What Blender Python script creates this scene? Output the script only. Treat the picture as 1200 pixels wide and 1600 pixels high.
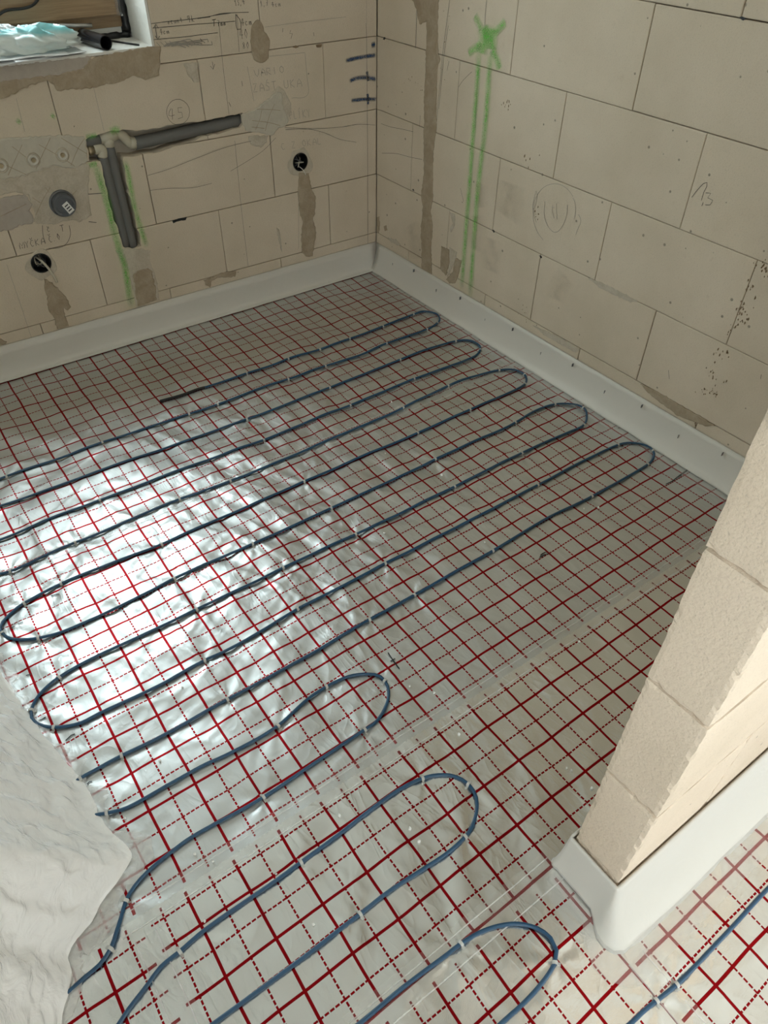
import bpy, bmesh, math, random
import numpy as np
from mathutils import Vector, Matrix

for o in list(bpy.data.objects):
    bpy.data.objects.remove(o, do_unlink=True)
scene = bpy.context.scene
C = scene.collection
random.seed(7)

WORLD_STRENGTH = 11.5
EXPOSURE = 0.05
HALL_Y = -5.6
HALL_LOC = (.35, HALL_Y - .1, 1.3)
HALL_SX = .9
HALL_SY = 1.35
HALL_WALL = (.86,.82,.76)
FOIL_METAL = .97
FOIL_ROUGH = .39

# ------------------------------------------------------------------ camera
cam_d = bpy.data.cameras.new('camera')
cam = bpy.data.objects.new('camera', cam_d); C.objects.link(cam)
cam_d.sensor_fit = 'VERTICAL'; cam_d.sensor_height = 24.0
cam_d.lens = 1135.44 / 1600 * 24.0
cam_d.clip_start = 0.02
cam.matrix_world = Matrix(((0.81252882, 0.38962920, -0.43357352, -1.88419361),
                           (-0.58281675, 0.55707117, -0.59160488, -2.66210622),
                           (0.01102477, 0.73338993, 0.67971881, 1.46255443),
                           (0, 0, 0, 1)))
scene.camera = cam

# ------------------------------------------------------------------ sky, daylight through the openings, exposure
world = bpy.data.worlds.new('sky'); scene.world = world; world.use_nodes = True
wn = world.node_tree.nodes; wl = world.node_tree.links; wn.clear()
w_out = wn.new('ShaderNodeOutputWorld'); w_bg = wn.new('ShaderNodeBackground')
w_bg.inputs['Color'].default_value = (0.83, 0.94, 1.0, 1); w_bg.inputs['Strength'].default_value = WORLD_STRENGTH
wl.new(w_bg.outputs[0], w_out.inputs[0])

def area(name, loc, rot, sx, sy, power, col, portal=False):
    d = bpy.data.lights.new(name, 'AREA'); d.shape = 'RECTANGLE'; d.size = sx; d.size_y = sy
    d.energy = power; d.color = col
    o = bpy.data.objects.new(name, d); C.objects.link(o)
    o.location = loc; o.rotation_euler = rot
    if portal: d.cycles.is_portal = True
    return o
# portals only tell the renderer where the sky enters: room window, unseen rear hall opening sized for its light, added side opening
area('window_daylight', (-1.495, 0.34, 1.52), (math.radians(-90), 0, 0), 1.25, 1.14, 1, (1, 1, 1), True)
area('hall_unseen_portal', HALL_LOC, (math.radians(90), 0, 0), HALL_SX, HALL_SY, 1, (1, 1, 1), True)
area('hall_side_added_portal', (-2.36, -4.0, 1.25), (0, math.radians(-90), 0), 1.5, 1.0, 1, (1, 1, 1), True)  # side opening added to light the partition end

vs = scene.view_settings
vs.view_transform = 'Standard'; vs.look = 'None'; vs.exposure = EXPOSURE; vs.gamma = 1.0
vs.use_curve_mapping = False
scene.cycles.use_denoising = True
scene.cycles.max_bounces = 10
scene.cycles.diffuse_bounces = 6
scene.cycles.glossy_bounces = 5
scene.cycles.transparent_max_bounces = 12
scene.cycles.sample_clamp_indirect = 8.0
scene.cycles.caustics_reflective = True

# ------------------------------------------------------------------ traced layout, metres (back wall: x,z; right wall: y,z; floor: x,y)
DATA = {
 'cable':[(-1.266,-0.48),(-1.185,-0.487),(-1.123,-0.485),(-1.099,-0.487),(-0.931,-0.486),(-0.754,-0.487),(-0.617,-0.493),(-0.476,-0.491),(-0.309,-0.484),(-0.146,-0.477),(-0.095,-0.481),(-0.065,-0.526),(-0.079,-0.569),(-0.12,-0.594),(-0.173,-0.603),(-0.377,-0.605),(-0.51,-0.613),(-0.664,-0.608),(-0.824,-0.608),(-1.108,-0.609),(-1.214,-0.605),(-1.515,-0.598),(-1.68,-0.597),(-1.816,-0.594),(-1.909,-0.595),(-1.987,-0.621),(-1.985,-0.694),(-1.922,-0.722),(-1.869,-0.725),(-1.575,-0.736),(-1.219,-0.74),(-1.068,-0.748),(-0.729,-0.742),(-0.407,-0.735),(-0.217,-0.733),(-0.139,-0.744),(-0.091,-0.778),(-0.092,-0.837),(-0.141,-0.873),(-0.193,-0.877),(-0.445,-0.872),(-0.727,-0.872),(-1.076,-0.882),(-1.326,-0.874),(-1.62,-0.864),(-1.905,-0.866),(-1.993,-0.877),(-2.047,-0.903),(-2.036,-0.959),(-1.97,-0.989),(-1.916,-1.004),(-1.738,-0.998),(-1.599,-0.997),(-1.424,-0.997),(-1.262,-1.01),(-1.069,-1.01),(-0.933,-1.003),(-0.674,-1.003),(-0.588,-0.997),(-0.369,-0.977),(-0.221,-0.984),(-0.141,-1.002),(-0.092,-1.036),(-0.087,-1.083),(-0.119,-1.123),(-0.169,-1.135),(-0.416,-1.14),(-0.636,-1.141),(-0.772,-1.14),(-1.076,-1.14),(-1.266,-1.143),(-1.349,-1.142),(-1.543,-1.144),(-1.819,-1.131),(-1.918,-1.142),(-1.967,-1.166),(-1.988,-1.191),(-1.986,-1.224),(-1.967,-1.252),(-1.921,-1.277),(-1.859,-1.292),(-1.746,-1.294),(-1.636,-1.292),(-1.567,-1.285),(-1.402,-1.288),(-1.335,-1.293),(-1.074,-1.291),(-0.881,-1.291),(-0.675,-1.285),(-0.326,-1.285),(-0.209,-1.274),(-0.134,-1.284),(-0.081,-1.32),(-0.067,-1.358),(-0.096,-1.4),(-0.144,-1.43),(-0.213,-1.431),(-0.426,-1.422),(-0.711,-1.424),(-1.077,-1.424),(-1.162,-1.421),(-1.31,-1.418),(-1.419,-1.42),(-1.564,-1.417),(-1.718,-1.416),(-1.809,-1.413),(-1.916,-1.422),(-1.967,-1.442),(-1.995,-1.474),(-1.999,-1.494),(-1.992,-1.519),(-1.966,-1.547),(-1.916,-1.569),(-1.873,-1.57),(-1.8,-1.575),(-1.715,-1.577),(-1.615,-1.573),(-1.556,-1.575),(-1.476,-1.574),(-1.352,-1.566),(-1.205,-1.568),(-1.073,-1.564),(-0.852,-1.566),(-0.694,-1.567),(-0.494,-1.565),(-0.322,-1.562),(-0.137,-1.573),(-0.091,-1.588),(-0.059,-1.628),(-0.062,-1.659),(-0.091,-1.683),(-0.133,-1.694),(-0.25,-1.697),(-0.396,-1.698),(-0.604,-1.69),(-0.798,-1.697),(-1.076,-1.699),(-1.221,-1.701),(-1.38,-1.706),(-1.62,-1.702),(-1.783,-1.702),(-1.869,-1.697),(-1.925,-1.697),(-1.959,-1.697),(-2.002,-1.705),(-2.028,-1.726),(-2.02,-1.761),(-1.988,-1.783),(-1.959,-1.794),(-1.94,-1.803),(-1.901,-1.816),(-1.811,-1.818),(-1.732,-1.821),(-1.69,-1.827),(-1.615,-1.831),(-1.559,-1.829),(-1.529,-1.823),(-1.47,-1.808),(-1.415,-1.804),(-1.357,-1.812),(-1.316,-1.833),(-1.296,-1.856),(-1.298,-1.887),(-1.321,-1.919),(-1.369,-1.946),(-1.406,-1.949),(-1.525,-1.952),(-1.665,-1.955),(-1.819,-1.946),(-1.876,-1.951),(-1.918,-1.958),(-1.948,-1.969),(-1.97,-1.984),(-1.986,-2.004),(-2.003,-2.024),(-2.022,-2.045),(-2.047,-2.058),(-2.075,-2.062),(-2.101,-2.067),(-2.129,-2.071),(-2.16,-2.085),(-2.164,-2.135),(-2.136,-2.176),(-2.095,-2.179),(-2.052,-2.162),(-2.031,-2.151),(-1.99,-2.135),(-1.961,-2.123),(-1.924,-2.12),(-1.872,-2.114),(-1.774,-2.114),(-1.719,-2.114),(-1.669,-2.113),(-1.571,-2.11),(-1.473,-2.105),(-1.416,-2.106),(-1.371,-2.114),(-1.339,-2.128),(-1.313,-2.15),(-1.3,-2.18),(-1.305,-2.211),(-1.324,-2.234),(-1.354,-2.253),(-1.377,-2.26),(-1.425,-2.264),(-1.478,-2.261),(-1.565,-2.255),(-1.628,-2.256),(-1.761,-2.256),(-1.92,-2.253),(-1.984,-2.254),(-2.042,-2.263),(-2.048,-2.327),(-1.984,-2.372),(-1.877,-2.381),(-1.798,-2.389),(-1.725,-2.395),(-1.64,-2.396),(-1.537,-2.401),(-1.508,-2.402),(-1.467,-2.408),(-1.431,-2.42),(-1.4,-2.438),(-1.377,-2.464),(-1.369,-2.489),(-1.375,-2.51),(-1.392,-2.522),(-1.427,-2.53),(-1.476,-2.534),(-1.531,-2.533),(-1.591,-2.534),(-1.66,-2.536)],
 'cable_hall':[(-1.496,-2.643),(-1.428,-2.65),(-1.354,-2.66),(-1.324,-2.661),(-1.291,-2.664),(-1.242,-2.669),(-1.19,-2.67),(-1.141,-2.67),(-1.08,-2.67),(-1.012,-2.669),(-0.971,-2.669),(-0.886,-2.67),(-0.747,-2.669)],
 'clips':[(-0.926,-0.487),(-0.755,-0.489),(-0.617,-0.493),(-0.477,-0.493),(-0.309,-0.484),(-0.146,-0.477),(-0.112,-0.593),(-0.173,-0.603),(-0.377,-0.605),(-0.664,-0.608),(-1.515,-0.598),(-1.214,-0.605),(-1.109,-0.612),(-0.825,-0.609),(-1.816,-0.597),(-1.068,-0.748),(-0.729,-0.742),(-0.407,-0.735),(-0.139,-0.744),(-0.109,-0.849),(-1.62,-0.864),(-1.076,-0.882),(-0.727,-0.872),(-0.445,-0.872),(-1.916,-1.004),(-1.738,-0.998),(-1.424,-0.997),(-1.262,-1.01),(-0.588,-0.997),(-0.369,-0.977),(-0.137,-1.005),(-0.092,-1.085),(-0.132,-1.13),(-1.819,-1.131),(-1.543,-1.144),(-1.076,-1.14),(-0.636,-1.141),(-0.41,-1.139),(-1.918,-1.142),(-1.918,-1.279),(-1.989,-1.213),(-1.567,-1.285),(-1.335,-1.293),(-1.074,-1.291),(-0.675,-1.285),(-0.326,-1.285),(-0.134,-1.284),(-0.07,-1.361),(-0.144,-1.43),(-1.31,-1.418),(-1.077,-1.424),(-0.711,-1.424),(-0.426,-1.422),(-1.564,-1.417),(-1.916,-1.422),(-1.997,-1.482),(-1.965,-1.548),(-1.615,-1.573),(-1.352,-1.566),(-1.073,-1.564),(-0.494,-1.565),(-0.137,-1.573),(-0.06,-1.652),(-0.133,-1.694),(-0.396,-1.698),(-0.798,-1.697),(-1.076,-1.699),(-1.221,-1.701),(-1.62,-1.702),(-1.869,-1.697),(-1.959,-1.697),(-1.94,-1.803),(-1.559,-1.829),(-1.415,-1.804),(-1.294,-1.864),(-1.406,-1.949),(-1.665,-1.955),(-1.968,-1.983),(-2.024,-2.046),(-1.924,-2.12),(-1.671,-2.113),(-1.371,-2.114),(-1.3,-2.184),(-1.375,-2.26),(-1.628,-2.256),(-1.515,-2.402),(-1.386,-2.52),(-1.292,-2.664),(-1.24,-2.669)],
 'sheet':[(-2.058,-1.084),(-2.037,-1.221),(-2.023,-1.311),(-2.012,-1.406),(-2.0,-1.49),(-1.979,-1.606),(-1.957,-1.706),(-1.952,-1.77),(-1.951,-1.822),(-1.943,-1.852),(-1.929,-1.908),(-1.952,-1.931),(-1.977,-1.946),(-2.011,-1.963),(-2.031,-1.982),(-2.057,-1.992),(-2.085,-2.008),(-2.091,-2.04),(-2.102,-2.068),(-2.12,-2.089),(-2.133,-2.113),(-2.151,-2.153),(-2.167,-2.202)],
 'crumbs':[(-1.691,-1.611),(-1.254,-1.915),(-1.218,-1.962),(-1.239,-2.077),(-1.807,-1.755),(-1.914,-1.833),(-1.829,-1.979),(-1.807,-2.012),(-1.718,-2.103),(-1.706,-2.22),(-1.866,-2.1),(-1.457,-2.214),(-1.456,-2.182),(-1.33,-2.242),(-1.092,-2.336),(-1.102,-2.273),(-1.098,-2.284),(-0.351,-1.329),(-0.355,-1.172),(-0.418,-1.745),(-0.6,-0.945),(-0.788,-1.169),(-0.703,-1.354),(-0.83,-2.055),(-0.454,-1.72),(-1.006,-1.466),(-0.792,-1.657),(-0.68,-1.704),(-1.558,-2.078),(-1.377,-2.122)],
 'chase':[(-1.169,0.729),(-1.133,0.735),(-1.067,0.741),(-1.024,0.735),(-0.998,0.729),(-0.947,0.725),(-0.884,0.728),(-0.817,0.729),(-0.769,0.724),(-0.72,0.725),(-0.657,0.725),(-0.598,0.729),(-0.591,0.703),(-0.61,0.682),(-0.664,0.679),(-0.703,0.672),(-0.758,0.674),(-0.805,0.663),(-0.866,0.66),(-0.916,0.649),(-0.963,0.652),(-1.01,0.65),(-1.061,0.656),(-1.067,0.573),(-1.066,0.497),(-1.064,0.462),(-1.066,0.424),(-1.061,0.381),(-1.064,0.348),(-1.105,0.341),(-1.13,0.358),(-1.132,0.387),(-1.136,0.402),(-1.134,0.439),(-1.141,0.46),(-1.138,0.489),(-1.144,0.521),(-1.139,0.55),(-1.144,0.581),(-1.14,0.608),(-1.139,0.655),(-1.175,0.657)],
 'h0':(-1.002,0.682),
 'h1':(-0.591,0.698),
 'e1':(-1.021,0.689),
 'e2':(-1.045,0.719),
 't':(-1.091,0.72),
 's1':(-1.118,0.719),
 's0':(-1.177,0.714),
 'tv':(-1.094,0.693),
 'v1':(-1.089,0.335),
 'b0':(-1.183,0.691),
 'b1':(-1.145,0.689),
 'be':(-1.122,0.687),
 'bv':(-1.124,0.661),
 'w1':(-1.116,0.346),
 'box1':(-0.37,0.522),
 'box2':(-1.422,0.371),
 'drain':(-1.298,0.55),
 'outlets':[(-1.256,0.696),(-1.349,0.696),(-1.448,0.696)],
 'back_patches':[('mortar_patch','brown',[(-1.412,0.919),(-1.339,0.919),(-1.205,0.918),(-1.124,0.925),(-1.097,0.949),(-1.041,0.955),(-0.956,0.96),(-0.888,0.962),(-0.86,0.959),(-0.872,0.917),(-0.883,0.881),(-0.918,0.876),(-0.933,0.873),(-0.973,0.89),(-1.019,0.876),(-1.062,0.875),(-1.09,0.872),(-1.118,0.869),(-1.178,0.874),(-1.218,0.875),(-1.226,0.891),(-1.241,0.907),(-1.288,0.899),(-1.336,0.887),(-1.372,0.874),(-1.428,0.87)]),('mortar_patch','grey',[(-1.399,0.957),(-1.277,0.955),(-1.155,0.958),(-1.089,0.956),(-1.104,0.935),(-1.124,0.926),(-1.212,0.917),(-1.339,0.917),(-1.412,0.918)]),('mortar_patch','brown',[(-0.502,1.002),(-0.49,0.993),(-0.48,0.982),(-0.479,0.968),(-0.469,0.953),(-0.46,0.939),(-0.466,0.915),(-0.472,0.886),(-0.489,0.879),(-0.507,0.875),(-0.52,0.88),(-0.532,0.888),(-0.537,0.905),(-0.535,0.942),(-0.532,0.974),(-0.525,0.99)]),('mortar_patch','pale',[(-0.603,0.724),(-0.543,0.734),(-0.512,0.748),(-0.482,0.762),(-0.452,0.777),(-0.429,0.774),(-0.428,0.719),(-0.408,0.678),(-0.421,0.663),(-0.452,0.656),(-0.484,0.636),(-0.501,0.639),(-0.541,0.655),(-0.591,0.669),(-0.601,0.696)]),('mortar_patch','tan',[(-0.469,0.779),(-0.438,0.797),(-0.414,0.772),(-0.391,0.732),(-0.4,0.696),(-0.427,0.671),(-0.441,0.678),(-0.433,0.719),(-0.454,0.754)]),('mortar_patch','tan',[(-0.582,0.647),(-0.542,0.644),(-0.502,0.637),(-0.509,0.616),(-0.535,0.601),(-0.564,0.61),(-0.582,0.628)]),('mortar_patch','brown',[(-0.38,0.483),(-0.336,0.475),(-0.331,0.441),(-0.325,0.407),(-0.308,0.378),(-0.316,0.31),(-0.327,0.295),(-0.314,0.229),(-0.33,0.177),(-0.338,0.132),(-0.365,0.134),(-0.39,0.159),(-0.387,0.236),(-0.375,0.287),(-0.387,0.325),(-0.388,0.41)]),('collar','tan',[(-0.311,0.507),(-0.31,0.491),(-0.315,0.481),(-0.328,0.471),(-0.345,0.46),(-0.361,0.454),(-0.374,0.46),(-0.388,0.47),(-0.403,0.475),(-0.418,0.482),(-0.428,0.496),(-0.431,0.513),(-0.427,0.527),(-0.419,0.54),(-0.411,0.555),(-0.404,0.565),(-0.395,0.568),(-0.382,0.568),(-0.366,0.573),(-0.349,0.574),(-0.337,0.563),(-0.33,0.548),(-0.324,0.535),(-0.317,0.523)]),('mortar_patch','brown',[(-1.429,0.317),(-1.406,0.295),(-1.387,0.257),(-1.375,0.234),(-1.368,0.19),(-1.385,0.182),(-1.393,0.197),(-1.398,0.173),(-1.396,0.125),(-1.441,0.124),(-1.436,0.168),(-1.448,0.205),(-1.438,0.251),(-1.435,0.291)]),('collar','tan',[(-1.373,0.353),(-1.373,0.338),(-1.38,0.329),(-1.393,0.324),(-1.411,0.318),(-1.428,0.311),(-1.441,0.309),(-1.451,0.317),(-1.462,0.332),(-1.473,0.345),(-1.481,0.355),(-1.482,0.366),(-1.474,0.379),(-1.463,0.39),(-1.454,0.398),(-1.446,0.404),(-1.437,0.412),(-1.423,0.42),(-1.407,0.421),(-1.394,0.413),(-1.386,0.4),(-1.382,0.389),(-1.379,0.38),(-1.376,0.369)]),('mortar_patch','tan',[(-1.162,0.353),(-1.115,0.352),(-1.069,0.337),(-1.035,0.322),(-1.046,0.288),(-1.041,0.253),(-1.034,0.209),(-1.04,0.127),(-1.135,0.122),(-1.133,0.201),(-1.134,0.269),(-1.146,0.304)]),('mortar_patch','brown',[(-1.12,0.252),(-1.094,0.262),(-1.06,0.262),(-1.045,0.246),(-1.046,0.177),(-1.051,0.128),(-1.13,0.125),(-1.126,0.19)]),('mortar_patch','pale',[(-1.462,0.772),(-1.388,0.767),(-1.312,0.759),(-1.234,0.751),(-1.175,0.737),(-1.169,0.727),(-1.181,0.663),(-1.194,0.655),(-1.242,0.65),(-1.292,0.668),(-1.342,0.661),(-1.405,0.652),(-1.502,0.657)]),('mortar_patch','tan',[(-1.501,0.66),(-1.401,0.665),(-1.334,0.666),(-1.285,0.669),(-1.241,0.653),(-1.196,0.659),(-1.178,0.649),(-1.205,0.56),(-1.212,0.49),(-1.261,0.478),(-1.286,0.491),(-1.345,0.489),(-1.385,0.498),(-1.403,0.509),(-1.391,0.534),(-1.397,0.594),(-1.438,0.612),(-1.519,0.605)]),('mortar_patch','grey',[(-1.521,0.602),(-1.442,0.601),(-1.404,0.599),(-1.392,0.566),(-1.405,0.548),(-1.4,0.519),(-1.411,0.503),(-1.451,0.509),(-1.475,0.5),(-1.554,0.503)]),('mortar_patch','brown',[(-0.847,0.155),(-0.794,0.163),(-0.741,0.166),(-0.704,0.158),(-0.711,0.137),(-0.745,0.141),(-0.786,0.152),(-0.815,0.146),(-0.824,0.121),(-0.841,0.135)]),('mortar_patch','tan',[(-0.501,0.293),(-0.489,0.281),(-0.484,0.231),(-0.486,0.186),(-0.491,0.224),(-0.499,0.261)]),('mortar_patch','brown',[(-1.645,0.156),(-1.617,0.13),(-1.623,0.122),(-1.655,0.125)]),('mortar_patch','tan',[(-0.792,0.904),(-0.742,0.903),(-0.747,0.844),(-0.764,0.847),(-0.78,0.863)]),('mortar_patch','tan',[(-1.494,0.678),(-1.459,0.669),(-1.38,0.668),(-1.291,0.672),(-1.286,0.664),(-1.343,0.658),(-1.428,0.643),(-1.506,0.645)])],
 'right_patches':[('mortar_patch','brown',[(-0.195,1.092),(-0.216,1.049),(-0.244,1.019),(-0.261,0.983),(-0.3,0.998),(-0.306,0.967),(-0.304,0.909),(-0.307,0.829),(-0.306,0.746),(-0.312,0.66),(-0.315,0.581),(-0.325,0.502),(-0.311,0.412),(-0.327,0.374),(-0.321,0.282),(-0.332,0.196),(-0.339,0.103),(-0.409,0.105),(-0.395,0.213),(-0.393,0.326),(-0.377,0.367),(-0.388,0.435),(-0.38,0.517),(-0.375,0.576),(-0.385,0.676),(-0.379,0.739),(-0.376,0.801),(-0.374,0.865),(-0.385,0.898),(-0.373,0.913),(-0.361,0.993),(-0.361,1.066),(-0.36,1.109)]),('mortar_patch','brown',[(-0.458,0.254),(-0.507,0.258),(-0.516,0.208),(-0.499,0.147),(-0.46,0.16)]),('mortar_patch','brown',[(-0.549,0.239),(-0.588,0.24),(-0.573,0.175),(-0.557,0.137),(-0.526,0.122),(-0.5,0.131),(-0.54,0.177)]),('mortar_patch','tan',[(-0.506,0.268),(-0.554,0.264),(-0.55,0.231),(-0.531,0.192),(-0.507,0.145),(-0.516,0.208)]),('mortar_patch','brown',[(-1.506,0.16),(-1.584,0.165),(-1.665,0.163),(-1.736,0.163),(-1.792,0.16),(-1.764,0.141),(-1.726,0.137),(-1.668,0.124),(-1.617,0.132),(-1.543,0.143)]),('mortar_patch','tan',[(-1.206,0.41),(-1.292,0.417),(-1.418,0.412),(-1.39,0.398),(-1.33,0.396),(-1.265,0.396)]),('mortar_patch','tan',[(-1.007,0.148),(-1.126,0.158),(-1.238,0.157),(-1.225,0.137),(-1.157,0.136),(-1.066,0.135)]),('mortar_patch','brown',[(-0.005,0.227),(-0.02,0.237),(-0.03,0.206),(-0.02,0.163),(-0.005,0.164)]),('mortar_patch','brown',[(-0.059,0.205),(-0.078,0.216),(-0.083,0.198),(-0.069,0.188)]),('mortar_patch','tan',[(-0.089,0.166),(-0.146,0.177),(-0.184,0.167),(-0.166,0.155),(-0.109,0.153)]),('mortar_patch','tan',[(-0.494,0.401),(-0.525,0.403),(-0.53,0.362),(-0.507,0.327),(-0.501,0.345),(-0.518,0.364)])],
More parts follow.
